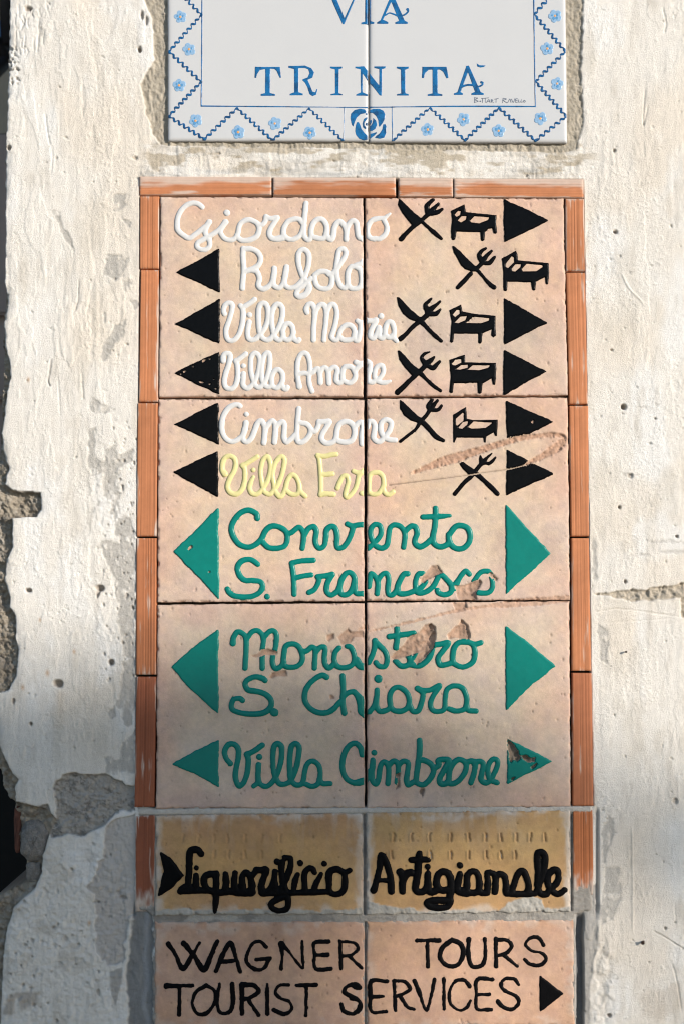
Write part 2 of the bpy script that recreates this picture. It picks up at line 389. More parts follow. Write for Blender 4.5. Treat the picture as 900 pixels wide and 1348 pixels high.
def tint(mask, col): base[:] = base * (1 - mask[..., None]) + np.array(col) * mask[..., None]
tint(.75 * smooth(.05, .55, fbm(X, Y, 140, 190, 4, 101)), (.74, .665, .565))
tint(.75 * smooth(.1, .5, fbm(X, Y, 50, 110, 4, 107)), (.80, .785, .75))
tint(.38 * smooth(.15, .6, fbm(X, Y, 26, 70, 4, 113)), (.56, .505, .42))
tint(.30 * smooth(.25, .6, fbm(X, Y, 9, 40, 3, 117)), (.54, .49, .42))
CEM = (.445, .42, .38)
def pmask(P, rag=3.0, soft=1.2, nsc=9, seed=121):
    m = 14
    i0, i1 = np.searchsorted(xs, (P[:, 0].min() - m, P[:, 0].max() + m)); j0, j1 = np.searchsorted(ys, (P[:, 1].min() - m, P[:, 1].max() + m)); w = (slice(j0, j1), slice(i0, i1))
    out = np.zeros_like(X)
    d = polysd(P, X[w], Y[w]) + rag * fbm(X[w], Y[w], nsc, nsc, 4, seed)
    out[w] = smooth(soft, -soft, d); return out
lost = np.zeros_like(X)
q = .2523
for P in (PG('550,0 665,0 645,90 600,125 550,90|640,110 685,130 650,170|680,220 722,240 700,262|525,540 550,440 600,350 652,325 640,390 585,480 545,550|540,270 556,300 545,330|465,760 490,730 530,760 600,790 540,812 480,795|455,1050 460,900 502,880 495,1040 540,1060 560,1000 600,980 620,1030 690,1000 690,1065 622,1100 625,1330 580,1330 575,1260 540,1250 500,1330 470,1348 475,1320 540,1230 545,1120 480,1135', 0, 340, q)
        + PG('595,0 690,0 705,200 705,725 640,742 620,500 600,330 560,260 510,150 560,130 620,130|640,760 705,735 705,1000 670,1100 640,1040 610,980 632,860|563,1020 600,988 612,1050 580,1062|708,1120 708,1340 556,1340 560,1262 618,1262 640,1180', 0, 680, q)
        + PG('595,1020 665,998 642,1080 600,1092|280,1105 312,1105 332,1200 405,1300 385,1325 320,1200|560,1328 640,1318 640,1348 570,1348|650,1150 690,1160 660,1220|690,930 730,910 730,950', 0, 0, q)):
    lost = np.maximum(lost, pmask(P, 5.0, 1.5, 9))
for P in PG('375,555 440,550 455,700 410,820 350,850 338,780|385,285 425,300 412,400 365,520 350,400', 700, 1000, .258) + PG('340,560 392,600 385,770 352,760|310,110 330,110 335,330 312,330', 700, 680, q):
    lost = np.maximum(lost, .85 * pmask(P, 3.5, 1.6, 8))
for P in PG('590,120 640,130 690,118 792,132 792,142 690,140 600,140|660,185 700,172 790,178 790,192 680,195|495,205 560,190 605,200 560,208', 700, 680, q) + PG('555,780 590,770 600,790|640,755 660,765 640,775|470,1120 520,1125 500,1150 470,1140|610,1270 630,1290 615,1310|500,65 525,70 508,85|535,325 552,330 540,345', 700, 340, q):
    lost = np.maximum(lost, .6 * pmask(P, 2.5, 1.2, 5))
lost *= smooth(-.75, -.1, fbm(X, Y, 7, 10, 3, 131))
Hh -= 1.0 * lost; Hh += lost * .35 * fbm(X, Y, 4, 4, 2, 134)
tint(lost * .85, CEM)
band = pmask(np.array([(184, 188), (768, 188), (768, 236), (184, 234)], float), 6, 4, 22) * smooth(-.1, .35, fbm(X, Y, 60, 18, 4, 141))
tint(.55 * band, (.46, .42, .36)); Hh += band * .9 * fbm(X, Y, 4, 4, 3, 142, .7)
zone = smooth(186, 192, Y) * smooth(236, 230, Y) * smooth(180, 200, X) * smooth(800, 760, X)
Hh += zone * (1.6 * fbm(X, Y, 26, 14, 4, 144, .6)); tint(zone * .7 * smooth(.0, .35, fbm(X, Y, 50, 12, 4, 146)), (.74, .715, .67))
tint(.75 * zone * smooth(.02, .3, fbm(X, Y, 26, 9, 4, 147) + .012 * (205 - Y)), (.42, .35, .25)); tint(.6 * zone * smooth(216, 228, Y) * smooth(-.1, .3, fbm(X, Y, 40, 8, 4, 148)), (.40, .395, .375))
stain = .4 * pmask(PG('545,1220 640,1160 745,1130 760,1260 650,1330 560,1300', 700, 1000, .258)[0], 8, 5, 25); tint(stain, (.50, .42, .33))
for P in PG('85,1190 180,1180 205,1180 195,1240 110,1285 95,1250|50,1200 90,1190 60,1300 10,1300', 0, 1000, .2582): tint(.6 * pmask(P, 3, 3, 12), (.33, .27, .21))
# rusty specks and runs
for (x, y, r) in ((30.5, 905, 2.2), (98, 858, 1.8), (53, 816, 1.6), (118, 1215, 2.2), (63, 886, 2.5), (38, 500, 2)):
    tint(np.exp(-(((X - x) / r) ** 2 + ((Y - y) / (r * 1.6)) ** 2)) * .7, (.50, .28, .12))
tint(.35 * np.exp(-((X - 80) / 6) ** 2) * smooth(905, 915, Y) * smooth(975, 920, Y), (.56, .42, .27))
# rough recess cut for the glazed plaque
P = PG('752,-60 752,0 798,100 798,200 804,320 735,440 745,480 765,560 760,600 782,640 800,700 835,752 900,760', 0, 0, q)[0]
rec = np.vstack([P, [(744, 200), (757, 195), (768, 160), (766, 130), (764, 90), (766, 40), (767, -60)], [(766, -260), (188, -260)]])
rm = pmask(rec, 2.2, 1.0, 7, 151); rgh = fbm(X, Y, 5, 9, 4, 153, .75)
Hh += rm * (-2.6 + 3.0 * rgh); tint(rm, (.40, .355, .285)); tint(rm * .5 * smooth(0, .5, fbm(X, Y, 8, 14, 3, 155)), (.55, .49, .40))
# crack on the right
P = PG('318,402 400,395 460,385 600,380 700,362 792,345 850,340 850,470 800,530 775,530 778,420 700,432 600,440 520,442 430,420 330,412', 700, 680, q)[0]
cm = pmask(P, 3.0, 1.0, 8, 161); Hh += cm * (-4.5 + 4.0 * fbm(X, Y, 5, 5, 3, 163, .65)); tint(cm * .8, (.44, .385, .30)); CHI = np.maximum(CHI, cm * .25)
Hh += 1.3 * np.exp(-((Y - (787 - (X - 780) * .03)) / 5) ** 2) * smooth(775, 800, X) * fine
# lower left: broken patches
QL = (0, 1000, .2582)
lowz = smooth(1085, 1130, Y) * smooth(190, 160, X); peel = fbm(X, Y, 6, 5, 3, 169, .65)
Hh += lowz * (1.3 * peel + .9 * smooth(.25, .4, fbm(X, Y, 24, 18, 4, 170)))
for _ in range(60):
    x, y = rng.uniform(5, 160), rng.uniform(1100, 1345); q_ = rng.uniform(.9, 2.6); blob(x, y, q_ * 1.3, q_, -rng.uniform(1.2, 3.5), rng.uniform(0, 3))
tint(.5 * lowz * smooth(.2, .55, fbm(X, Y, 30, 24, 4, 172)), (.52, .47, .40))
P = PG('272,150 290,105 320,80 380,66 450,80 540,70 590,92 640,130 692,125 692,262 610,262 570,290 540,330 480,360 430,392 350,380 258,398 245,345 180,330 140,310 100,265 180,248 225,235 245,228 262,290 285,305 292,240', *QL)[0]
pc = pmask(P, 3.0, .7, 9, 171); Hh += pc * (-5.5 + 4.2 * fbm(X, Y, 9, 7, 4, 173, .75)); tint(pc, (.41, .38, .34)); tint(pc * .5 * smooth(.1, .5, fbm(X, Y, 12, 9, 3, 175)), (.40, .38, .35)); tint(pc * .7 * smooth(.2, .5, fbm(X, Y, 9, 7, 4, 177, .7)), (.16, .145, .13)); tint(pc * .55 * smooth(.55, .75, vnoise(X / 1.9, Y / 1.7, 178)) * smooth(-.2, .3, fbm(X, Y, 14, 12, 3, 179)), (.13, .12, .105))
P = PG('545,338 600,300 692,275 692,780 665,800 655,880 632,940 632,1038 550,1044 490,985 492,800 478,690 446,640 492,585 495,520 522,500', *QL)[0]
pp = pmask(P, 4.0, .7, 9, 181); Hh += pp * (-2.4 + .9 * fbm(X, Y, 14, 30, 3, 183) + .5 * fbm(X, Y, 4, 4, 2, 184) - .8 * smooth(.1, .12, fbm(X, Y, 30, 50, 4, 186))); tint(pp * .9, (.51, .47, .43)); tint(pp * .5 * smooth(.1, .5, fbm(X, Y, 18, 40, 3, 185)), (.56, .535, .50))
P = PG('560,1080 625,1060 620,1140 590,1250 565,1160', *QL)[0]; tint(.7 * pmask(P, 2.5, 1.5, 10), (.30, .28, .26))
gm = pmask(np.array([(178, 1188), (203, 1198), (204, 1460), (167, 1460), (168, 1270), (172, 1230)], float), 5.0, 1.4, 14, 191); Hh += gm * (-4 + 1.4 * fbm(X, Y, 9, 22, 4, 193, .7)); tint(gm, (.25, .25, .245)); tint(gm * .5 * smooth(.0, .5, fbm(X, Y, 12, 26, 4, 194)), (.30, .30, .29))
tint(gm * .8 * smooth(6, 0, np.abs(X - 193 - 4 * vnoise(X * 0, Y / 30, 5))), (.34, .35, .36))
# mortar right of the lowest sign
gr = pmask(np.array([(753, 1172), (784, 1165), (786, 1240), (775, 1300), (772, 1460), (753, 1460)], float), 2.6, 1.6, 12, 201); tint(gr * .9, (.38, .36, .33)); Hh += gr * (-1.2 + 1.6 * fbm(X, Y, 14, 26, 4, 203))
gv = smooth(6.0, 3.5, np.abs(X - 762.5 - 1.2 * vnoise(X * 0, Y / 22, 7))) * smooth(1198, 1212, Y) * (Y < 1470); Hh += gv * (-9 + 2 * fbm(X, Y, 8, 20, 3, 205)); tint(gv, (.17, .17, .17))
rd = smooth(2.6, 1.4, np.abs(X - 785.5)) * smooth(1060, 1072, Y) * smooth(1215, 1195, Y); Hh -= 4 * rd; tint(rd * .6, (.24, .23, .22))
md = np.exp(-((X - 795 - 5 * vnoise(X * 0, Y / 25, 9)) / 14) ** 2) * smooth(1215, 1260, Y) * fine; Hh += md * 3.6 * fbm(X, Y, 11, 11, 4, 207); tint(md * .35, (.48, .44, .38))
# bed of the sign panel
def quadmask(pts, soft=.6): 
    P = np.array(pts, float); out = np.zeros_like(X); i0, i1 = np.searchsorted(xs, (P[:, 0].min() - 5, P[:, 0].max() + 5)); j0, j1 = np.searchsorted(ys, (P[:, 1].min() - 5, P[:, 1].max() + 5)); w = (slice(j0, j1), slice(i0, i1))
    out[w] = smooth(soft, -soft, polysd(P, X[w], Y[w])); return out
bed = quadmask([(185, 234), (767, 236), (774, 700), (780, 1060), (751, 1062), (479, 1064), (205, 1064), (179, 1062), (181, 706), (184, 400)])
Hh = Hh * (1 - bed) + bed * (-15 + .8 * fbm(X, Y, 6, 6, 3, 211)); tint(bed, (.055, .048, .042))
low = pmask(np.array([(182, 1062), (776, 1060), (777, 1198), (757, 1204), (757, 1362), (203, 1362), (202, 1206), (182, 1196)], float), 4.0, .8, 10, 212)
Hh = Hh * (1 - low) + low * (.9 + .9 * fbm(X, Y, 9, 9, 4, 213) + .5 * fbm(X, Y, 3, 3, 2, 216)); tint(low, (.36, .33, .29)); tint(low * .65 * smooth(0, .4, fbm(X, Y, 22, 9, 4, 214)), (.22, .205, .185)); tint(low * .6 * smooth(.1, .4, fbm(X, Y, 16, 8, 4, 215)), (.50, .465, .41))
bead = low * smooth(4.5, 2.5, np.abs(Y - (1068.5 - (X - 206) * .007))); Hh += bead * 1.6; tint(bead * .85, (.60, .56, .50))
for xg, a_, b_ in ((479.7, 1072, 1204), (480.5, 1213, 1362), (751.5, 1072, 1200)):
    gg = smooth(1.9, .9, np.abs(X - xg)) * (Y > a_) * (Y < b_); Hh -= 3.2 * gg; tint(gg * .6, (.2, .19, .18))
tint(np.clip(CHI, 0, 1) * .7, (.24, .19, .15))

# left end of the wall
def prof(s):
    a = np.array([[float(v) for v in k.split(',')] for k in s.split()]); return lambda y: np.interp(y, a[:, 0], a[:, 1])
Eg = prof('-3700,13 0,12.6 70,11.9 115,10.6 160,9 200,8 255,7.6 330,7 375,6.3 400,11 425,5.5 460,7.6 478,13.6 498,14 515,9.6 540,6.3 570,2.5 590,4 603,7 616,13 628,8 638,7 645,17 646,17 648,53 670,54 680,48 682,15.6 720,15.6 737,9 765,6 785,12.6 800,12.6 808,19.7 840,20 860,24 890,21 908,12 913,-3 975,-2 990,2.5 1005,10 1018,16 1026,24 1036,19 1055,21 1060,40 1066,62 1072,68 1078,74 1095,66 1110,62 1125,57 1150,54 1170,46 1185,28 1195,18 1220,10 1255,5 1300,2 1348,1 3100,0')
Wd = prof('-3700,12 0,11.6 70,10.9 115,9.6 160,8 200,7 255,6.6 330,6 400,7 425,4.5 470,4 500,3 560,1 590,0 600,-3 640,-12 780,-14 910,-16 990,-14 1012,-2 1040,3 1052,12 1056,18 1080,18 1095,21 1120,27 1136,34 1150,35 1162,33 1170,16 1178,0 1188,-14 1348,-14 3100,-14')
jit = 1.6 * fbm(X, Y, 7, 7, 3, 221)
sE = X - Eg(Y) + jit * .8; sW = X - Wd(Y) + jit
rub = smooth(.8, -.8, sE) * (Y < 1420)
Rn = fbm(X, Y, 13, 11, 5, 223, .72)
bev = np.clip(sE, 0, 12)
Hh -= 1.6 * np.exp(-bev / 3.0) * (sE > 0) * (1 - rub)
Hh = np.where(rub > .01, Hh * (1 - rub) + rub * (-7 - 5 * smooth(0, -20, sE) + 9 * Rn), Hh)
tint(rub, (.33, .285, .225)); tint(rub * .6 * smooth(.1, .4, fbm(X, Y, 10, 10, 3, 225)), (.44, .40, .34)); tint(rub * .5 * smooth(.15, .45, fbm(X, Y, 8, 8, 3, 227)), (.14, .12, .10))
dn = smooth(-.2, -10, sW); fall = np.where(sW < 0, np.clip(-sW, 0, 9) / 9, 0)
Hh = np.where(sW < 0, np.minimum(Hh, 2) - 330 * fall ** 1.2 + 8 * Rn * smooth(0, -2, sW), Hh)
tint(smooth(.5, -1.5, sW), (.22, .185, .15))
# edges worn on the corner
Hh -= 2.0 * np.exp(-np.clip(sE, 0, 99) / 5) * smooth(0, .5, fbm(X, Y, 14, 30, 3, 229)) * (sE > 0)
base *= (1 + .05 * fbm(X, Y, 3, 3, 2, 231))[..., None]
keep = (sW > -9.5); keep = keep[:-1, :-1] | keep[1:, :-1] | keep[:-1, 1:] | keep[1:, 1:]
wall = thing('plaster_wall', 'old cream limewashed wall end, patchy and broken at its left corner, carrying the signs', 'wall')
pos = at(X, Y, Hh); zlow = pos[..., 2] < 0; pos[..., 2] = np.maximum(pos[..., 2], -.02)
gridmesh('plaster', X, Y, Hh, M['plaster'], wall, keep, {'alb': np.clip(base, .01, .9)}, pos)
box('masonry_core', at(52, 600)[0] , 3.2, .03, .42, 0, 4.3, M['stone'], wall).name = 'masonry'

def rock(name, cx, cy, rx, ry, h0, rz, mat, seed, sq=2.0):
    nu, nv = 40, 24; V = []
    rr = np.random.RandomState(seed)
    th = np.linspace(0, 2 * math.pi, nu, endpoint=False); ph = np.linspace(-math.pi / 2, math.pi / 2, nv)
    TH, PH = np.meshgrid(th, ph)
    def se(c): return np.sign(c) * np.abs(c) ** (2 / sq)
    x = se(np.cos(PH)) * se(np.cos(TH)); y = se(np.cos(PH)) * se(np.sin(TH)); z = se(np.sin(PH)) * (1 + .12 * fbm(TH * 4, PH * 5, 1, 1, 3, seed + 3))
    k = 1 + .20 * fbm(TH * 3 + x * 2, PH * 3 + y * 2 + z, 1.3, 1.3, 3, seed) * np.cos(PH)
    P = at(cx + x * rx * k, cy + y * ry * k, h0 + z * rz * k).reshape(-1, 3)
    F = [[i * nu + j, i * nu + (j + 1) % nu, (i + 1) * nu + (j + 1) % nu, (i + 1) * nu + j] for i in range(nv - 1) for j in range(nu)]
    return npmesh(name, P, F, mat, wall)
rock('stone', 45, 1109, 19, 27, -14, 14, M['stone'], 301, 2.6)['label'] = 'rounded grey stone bared in the broken corner'
rock('stone', 43, 1149, 11, 14, -18, 12, M['stone'], 305, 3.2)['label'] = 'small squared stone under the rounded one'
rock('brick', 21, 1093, 4.5, 30, -20, 12, M['brick'], 309, 4.0)['label'] = 'sliver of red brick beside the dark hole'
# ------------------------------------------------------------------ tiles
def bil(Q, u, v):
    (a, b, c, d) = [np.array(p, float) for p in Q]       # TL TR BR BL
    u = u[..., None]; v = v[..., None]
    return a * (1 - u) * (1 - v) + b * u * (1 - v) + c * u * v + d * (1 - u) * v
GOUGE = []     # (stroke list | polygon, depth, kind)
S1 = T('541,623,1 550,620,2.5 565,614,4 585,607,6 600,603,6.5 615,598,5 640,590,4.5 660,584,4 680,578,3.6 700,575,3.2 720,573,3 735,573,3 742,577,3 738,584,5 728,592,6 715,600,4 703,606,3 692,611,1.5')
S2 = T('512,639,.7 560,633,.6 600,628,.6 640,622,.6 668,618,.7 695,611.5,.7')
S4 = T('243,490,1.1 245,489,.8|268,476,1.3 271,474,.8|277,473,1|264,503,.9 268,504,.7|277,506,1|255,483,.9|282,500,.7|285,512,.9|239,493,.8|700,556,1.4 701,555,1|252,720,1.6 249,723,1|276,753,1', r=1)
S3 = T('483,832,1 540,819,1.6 597,805,2.0 640,798.5,2.2 660,796,4 690,793,5.5 720,791,5 747,788,4|470,829,1 482,826,1.2')
MZ, OZ, NZ, ZZ = (470, 660, .2), (470, 815, .2), (290, 815, .2), (540, 730, .1556)
C1 = PG('410,530 430,490 490,425 530,422 562,470 520,488 460,520 430,538', *MZ)
C2 = PG('372,268 450,262 520,232 580,210 603,230 575,290 545,320 560,380 520,396 420,402 395,370|652,172 672,150 735,200 725,232 690,205|350,402 470,402 475,455 430,470 375,482 365,450', *ZZ)
C3 = PG('215,255 270,200 312,160 330,120 400,90 440,40 482,26 512,50 517,100 500,190 450,250 390,300 372,272 412,215 330,245 240,268|588,105 640,50 665,38 680,0 722,40 742,100 736,136 640,122 598,132', *OZ)
C4 = PG('190,245 240,232 270,205 310,190 382,218 370,236 320,238 270,242 240,252|318,388 340,350 432,335 444,378 380,378 340,392|700,105 745,95 750,125 715,150 700,140|770,120 800,95 840,58 860,85 940,75 940,120 880,120 850,160 800,170|720,500 745,505 755,525 720,530', *NZ)
C5 = PG('553,93 575,108 590,128 604,165 590,175 575,170 565,182 558,150|605,155 625,150 640,165 655,160 655,175 630,178 610,168|640,195 660,180 665,185 645,205|565,238 580,232 572,246', 470, 940, .3556)
C6 = PG('225,335 252,318 250,240 240,238 238,290|365,350 375,325 400,325 398,345 385,380|225,245 255,235 250,262 228,268', 470, 965, .2222)
STAMP = []
for x in (133, 207, 280, 367, 440, 508, 570, 633, 690, 750): STAMP.append((475 + x * .3222, 1060 + 130 * .3222, 1.0))
for x in (127, 282, 367, 440, 510, 570, 630): STAMP.append((475 + x * .3222, 1060 + 202 * .3222, 1.0))
for x in (135, 200, 265, 322, 395, 465, 545): STAMP.append((200 + x * .3111, 1060 + 140 * .3111, .45))
for x in (265, 325, 395, 465, 545): STAMP.append((200 + x * .3111, 1060 + 208 * .3111, .45))
def gouges(X, Y):
    """depth (>=0), fresh-clay mask, dark mask at points"""
    dep = np.zeros(X.shape); fresh = np.zeros(X.shape); dark = np.zeros(X.shape)
    x0, x1, y0, y1 = X.min(), X.max(), Y.min(), Y.max()
    rough = fbm(X, Y, 5, 5, 4, 401, .8)
    def segd(P):
        P = catmull(P, 4); d = np.full(X.shape, 99.0)
        for a, b in zip(P[:-1], P[1:]):
            dx, dy = (b - a)[:2]; t = np.clip(((X - a[0]) * dx + (Y - a[1]) * dy) / (dx * dx + dy * dy + 1e-9), 0, 1)
            d = np.minimum(d, np.hypot(X - a[0] - t * dx, Y - a[1] - t * dy) - a[2] - t * (b[2] - a[2]))
        return d
    def hit(P): return not (P[:, 0].max() < x0 - 8 or P[:, 0].min() > x1 + 8 or P[:, 1].max() < y0 - 8 or P[:, 1].min() > y1 + 8)
    for P in S1:
        if hit(P):
            d = segd(P) + 1.6 * rough; k = smooth(.7, -1.2, d); dep += k * (1.2 + 2.6 * np.clip(.3 - rough, 0, 1)); fresh = np.maximum(fresh, k)
            ridge = np.exp(-((d - .8) / .9) ** 2) * smooth(0, .5, rough); dep -= 1.2 * ridge; fresh = np.maximum(fresh, .7 * ridge)
    for P in S2:
        if hit(P): k = smooth(.6, -.4, segd(P) + .4 * rough); dep += k * 1.1; dark = np.maximum(dark, .8 * k)
    for P in S4:
        if hit(P): k = smooth(.5, -.4, segd(P) if len(P) > 1 else np.hypot(X - P[0, 0], Y - P[0, 1]) - P[0, 2]); fresh = np.maximum(fresh, k); dep += .4 * k
    for P in S3:
        if hit(P): d = segd(P) + 1.8 * rough; k = smooth(.7, -1.0, d); dep += k * (.9 + 1.2 * np.clip(-rough + .3, 0, 1)) ; fresh = np.maximum(fresh, .75 * k)
    for L_, dp in ((C1, 2.7), (C2, 2.6), (C3, 3.4), (C4, 1.8), (C5, 3.2), (C6, 2.2)):
        for P in L_:
            if hit(P):
                d = polysd(P, X, Y) + 1.3 * rough; k = smooth(.6, -.8, d); inn = np.clip(-d / 7, 0, 1)
                fac = np.abs(vnoise((X * .78 - Y * .62) / 26, (X * .62 + Y * .78) / 6.5, 411)) + .5 * np.abs(vnoise(X / 7, Y / 7, 412)); dep += k * dp * (.3 + .8 * inn + .45 * rough + 1.1 * fac)
                if L_ is C5 or L_ is C6: dark = np.maximum(dark, k)
                else: fresh = np.maximum(fresh, k * (.8 + .3 * rough)); dark = np.maximum(dark, .40 * k * (1 - .8 * fac))
    for (sx, sy, a) in STAMP:
        if x0 < sx < x1 and y0 < sy < y1:
            jx = 1.2 * vnoise(Y / 5, X * 0 + sx, 421)
            k = smooth(2.0, .8, np.abs(X - sx - jx)) * smooth(6.5, 5.2, np.abs(Y - sy)); dep += 2.2 * a * k
            dep -= 1.3 * a * np.exp(-((X - sx + 3) / 1.3) ** 2) * smooth(6, 5, np.abs(Y - sy)); dark = np.maximum(dark, .35 * a * k)
    return dep, np.clip(fresh, 0, 1), np.clip(dark, 0, 1)

def make_tile(parent, Q, col, pink, seed, top=2.6, thick=19, step=1.25, kind='clay', rag=.5, name='tile'):
    Q = np.array(Q, float); w = np.hypot(*(Q[1] - Q[0])); h = np.hypot(*(Q[3] - Q[0]))
    nu, nv = int(w / step), int(h / step)
    u = np.linspace(0, 1, nu); v = np.linspace(0, 1, nv)
    u = np.concatenate([[0], u, [1]]); v = np.concatenate([[0], v, [1]])
    Ug, Vg = np.meshgrid(u, v); P = bil(Q, Ug, Vg); X_, Y_ = P[..., 0].copy(), P[..., 1].copy()
    ed = np.minimum(np.minimum(Ug, 1 - Ug) * w, np.minimum(Vg, 1 - Vg) * h)
    wob = smooth(8, 0, ed)
    X_ += rag * wob * 1.6 * fbm(X_ * 0 + 31 * seed, Y_, 1, 14, 4, 431 + seed) * (np.minimum(Ug, 1 - Ug) * w < 8)
    Y_ += rag * wob * 1.6 * fbm(X_, Y_ * 0 + 17 * seed, 14, 1, 4, 437 + seed) * (np.minimum(Vg, 1 - Vg) * h < 8)
    if kind == 'glazed':
        Hm = top + .25 * fbm(X_, Y_, 90, 90, 2, seed) - 1.6 * np.exp(-ed / 1.4)
        C = np.zeros(X_.shape + (3,)) + np.array(col); 
    else:
        Hm = top + .35 * fbm(X_, Y_, 70, 70, 2, 441 + seed) + .14 * fbm(X_, Y_, 3, 3, 2, 447 + seed) - .9 * np.exp(-ed / 1.0)
        rr = np.random.RandomState(500 + seed)
        n = fbm(X_, Y_, 90, 90, 4, 451 + seed); n2 = fbm(X_, Y_, 26, 26, 4, 457 + seed); n3 = fbm(X_, Y_, 9, 9, 3, 461 + seed)
        C = np.zeros(X_.shape + (3,)) + np.array(col)
        ek = np.clip(smooth(60, 0, ed) * .7 + .8 * n, 0, 1)[..., None]; C = C * (1 - ek * .85) + np.array(pink) * ek * .85; gk_ = (.34 * smooth(.05, .5, fbm(X_, Y_, 70, 90, 4, 453 + seed)))[..., None]; C = C * (1 - gk_) + np.array(pink) * (.70, .70, .74) * gk_
        C *= (1 + .09 * n2 + .10 * n3 + .06 * fbm(X_, Y_, 3, 3, 2, 463 + seed))[..., None]; C *= 1 + np.stack([.05 * n, -.02 * n2, -.12 * n - .05 * n3], -1)
        ch = smooth(3.2, 0, ed) * smooth(.05, .45, fbm(X_, Y_, 7, 7, 3, 467 + seed)); Hm -= 2.6 * ch; C = C * (1 - .6 * ch[..., None]) + np.array((.60, .42, .32)) * .6 * ch[..., None]
        C *= (1 - .18 * smooth(2.5, .5, ed) * smooth(.3, -.3, fbm(X_, Y_, 20, 20, 2, 469 + seed)))[..., None]
        for _ in range(int(w * h / 520)):                      # pores and little dents
            cx, cy = rr.uniform(Q[0, 0], Q[1, 0]), rr.uniform(Q[0, 1], Q[3, 1]); r = rr.uniform(.45, 1.15); e = rr.uniform(.7, 2.0)
            i = int((cx - Q[0, 0]) / w * nu); j = int((cy - Q[0, 1]) / h * nv); s_ = (slice(max(j - 4, 0), j + 6), slice(max(i - 4, 0), i + 6))
            k = np.exp(-((X_[s_] - cx) / r) ** 2 - ((Y_[s_] - cy) / (r * e)) ** 2); sg = rr.rand()
            Hm[s_] += (-1.5 if sg < .65 else .6) * k
            if sg < .5: C[s_] *= (1 - .45 * k)[..., None]
        dep, fresh, dark = gouges(X_, Y_)
        Hm -= dep
        fc = np.array((.44, .275, .19)) * (1 + .25 * fbm(X_, Y_, 6, 6, 3, 471))[..., None]
        C = C * (1 - fresh[..., None]) + fc * fresh[..., None]; C = C * (1 - .72 * dark[..., None]) + np.array((.09, .07, .055)) * .72 * dark[..., None]
        if kind in ('lime', 'mort'):                                 # lime bloom / mortar smears from the edges
            b = smooth(13, 1, ed + 14 * fbm(X_, Y_, 30, 30, 5, 477 + seed)) * smooth(-.3, .3, fbm(X_, Y_, 14, 14, 3, 479 + seed))
            up = np.exp(-(Y_ - Q[0, 1]) / 20) * smooth(.0, .4, fbm(X_, Y_, 9, 40, 3, 481 + seed))
            b = np.clip(b * (.6 if kind == 'lime' else .35) + .38 * up * (kind == 'lime'), 0, .9)
            C = C * (1 - b[..., None]) + np.array((.56, .50, .44)) * b[..., None]
        if kind == 'lime':
            eb = np.minimum(X_ - Q[0, 0], Q[1, 0] - X_); eb = (.65 if seed == 12 else .4) * smooth(10, 3, eb + 5 * fbm(X_, Y_, 9, 22, 4, 489 + seed)); C = C * (1 - eb[..., None]) + np.array((.60, .54, .47)) * eb[..., None]
            mh = np.interp(X_, [205, 240, 300, 330, 420, 478, 482, 500, 535, 560, 600, 655, 668, 700, 712, 716, 735, 750], [7, 9, 5, 8, 5, 9, 18, 14, 9, 4, 5, 6, 16, 24, 17, 7, 8, 12])
            mk_ = smooth(1.2, -1.2, (Q[3, 1] - Y_) - mh + 4 * fbm(X_, Y_, 10, 8, 4, 491)); Hm += mk_ * (.5 + 1.6 * fbm(X_, Y_, 6, 6, 4, 493, .7))
            mc = np.array((.40, .375, .33)) * (1 + .25 * fbm(X_, Y_, 10, 10, 3, 495))[..., None]; C = C * (1 - mk_[..., None]) + mc * mk_[..., None]
    ring = np.ones(X_.shape, bool); ring[1:-1, 1:-1] = False
    Hm[ring] = top - thick
    return gridmesh(name, X_, Y_, Hm, M['glazed'] if kind == 'glazed' else M['tile'], parent, None, None if kind == 'glazed' else {'alb': np.clip(C, .01, .9)}), Q

def relief(name, tiles, prims, mat, H=1.75, R=3.2, step=.8, top=2.6, k=1.4, wob=.35, chip=True, mat_attr=None, polys=(), label=None, flat=False):
    """prims: list of stroke arrays; polys: list of (outline, holes, rounding). One mesh for each tile it lies on."""
    pts = np.vstack([p[:, :2] for p in prims] + [q[0] for q in polys])
    F = Field(pts[:, 0].min() - 10, pts[:, 1].min() - 10, pts[:, 0].max() + 10, pts[:, 1].max() + 10, step)
    for P in prims: F.stroke(P, k)
    for (P, hl, rnd) in polys: F.poly(P, hl, k, rnd)
    D = F.D
    if wob: D = D + wob * fbm(F.X, F.Y, 6, 6, 4, 601, .65) + .9 * wob * fbm(F.X, F.Y, 24, 24, 2, 603)
    if flat: hg = np.clip(-D * 2.0, -1.2, H)
    else:
        uu = np.clip(-D / R, 0, 1); hg = H * np.sqrt(np.clip(1 - (1 - uu) ** 2, 0, 1)) * (1 + .06 * fbm(F.X, F.Y, 12, 12, 2, 607))
        hg = np.where(D > 0, np.clip(-D * 1.6, -1.5, 0), hg)
    if chip:
        dep, fr, dk = gouges(F.X, F.Y); g_ = np.maximum(fr, dk); hg = np.where(g_ > .02, np.minimum(hg, .5 - 9 * np.maximum(g_, np.clip(dep, 0, 1) * .3)), hg)
    out = []
    for (to, Q) in tiles:
        ins = -polysd(Q, F.X, F.Y)
        if (ins > 0).sum() == 0: continue
        h2 = np.minimum(hg, np.clip((ins - .9) * 2.2, -1.5, 9))
        pk = h2 > -.25
        kp = pk[:-1, :-1] | pk[1:, :-1] | pk[:-1, 1:] | pk[1:, 1:]
        if kp.sum() < 6: continue
        o = gridmesh(name, F.X, F.Y, np.maximum(h2, -1.3) + top, mat, to, kp)
        if label: o['label'] = label
        out.append(o)
    return out
def shrink(P, d):
    c = P.mean(0); return c + (P - c) * (1 - d / np.abs(P - c).max())
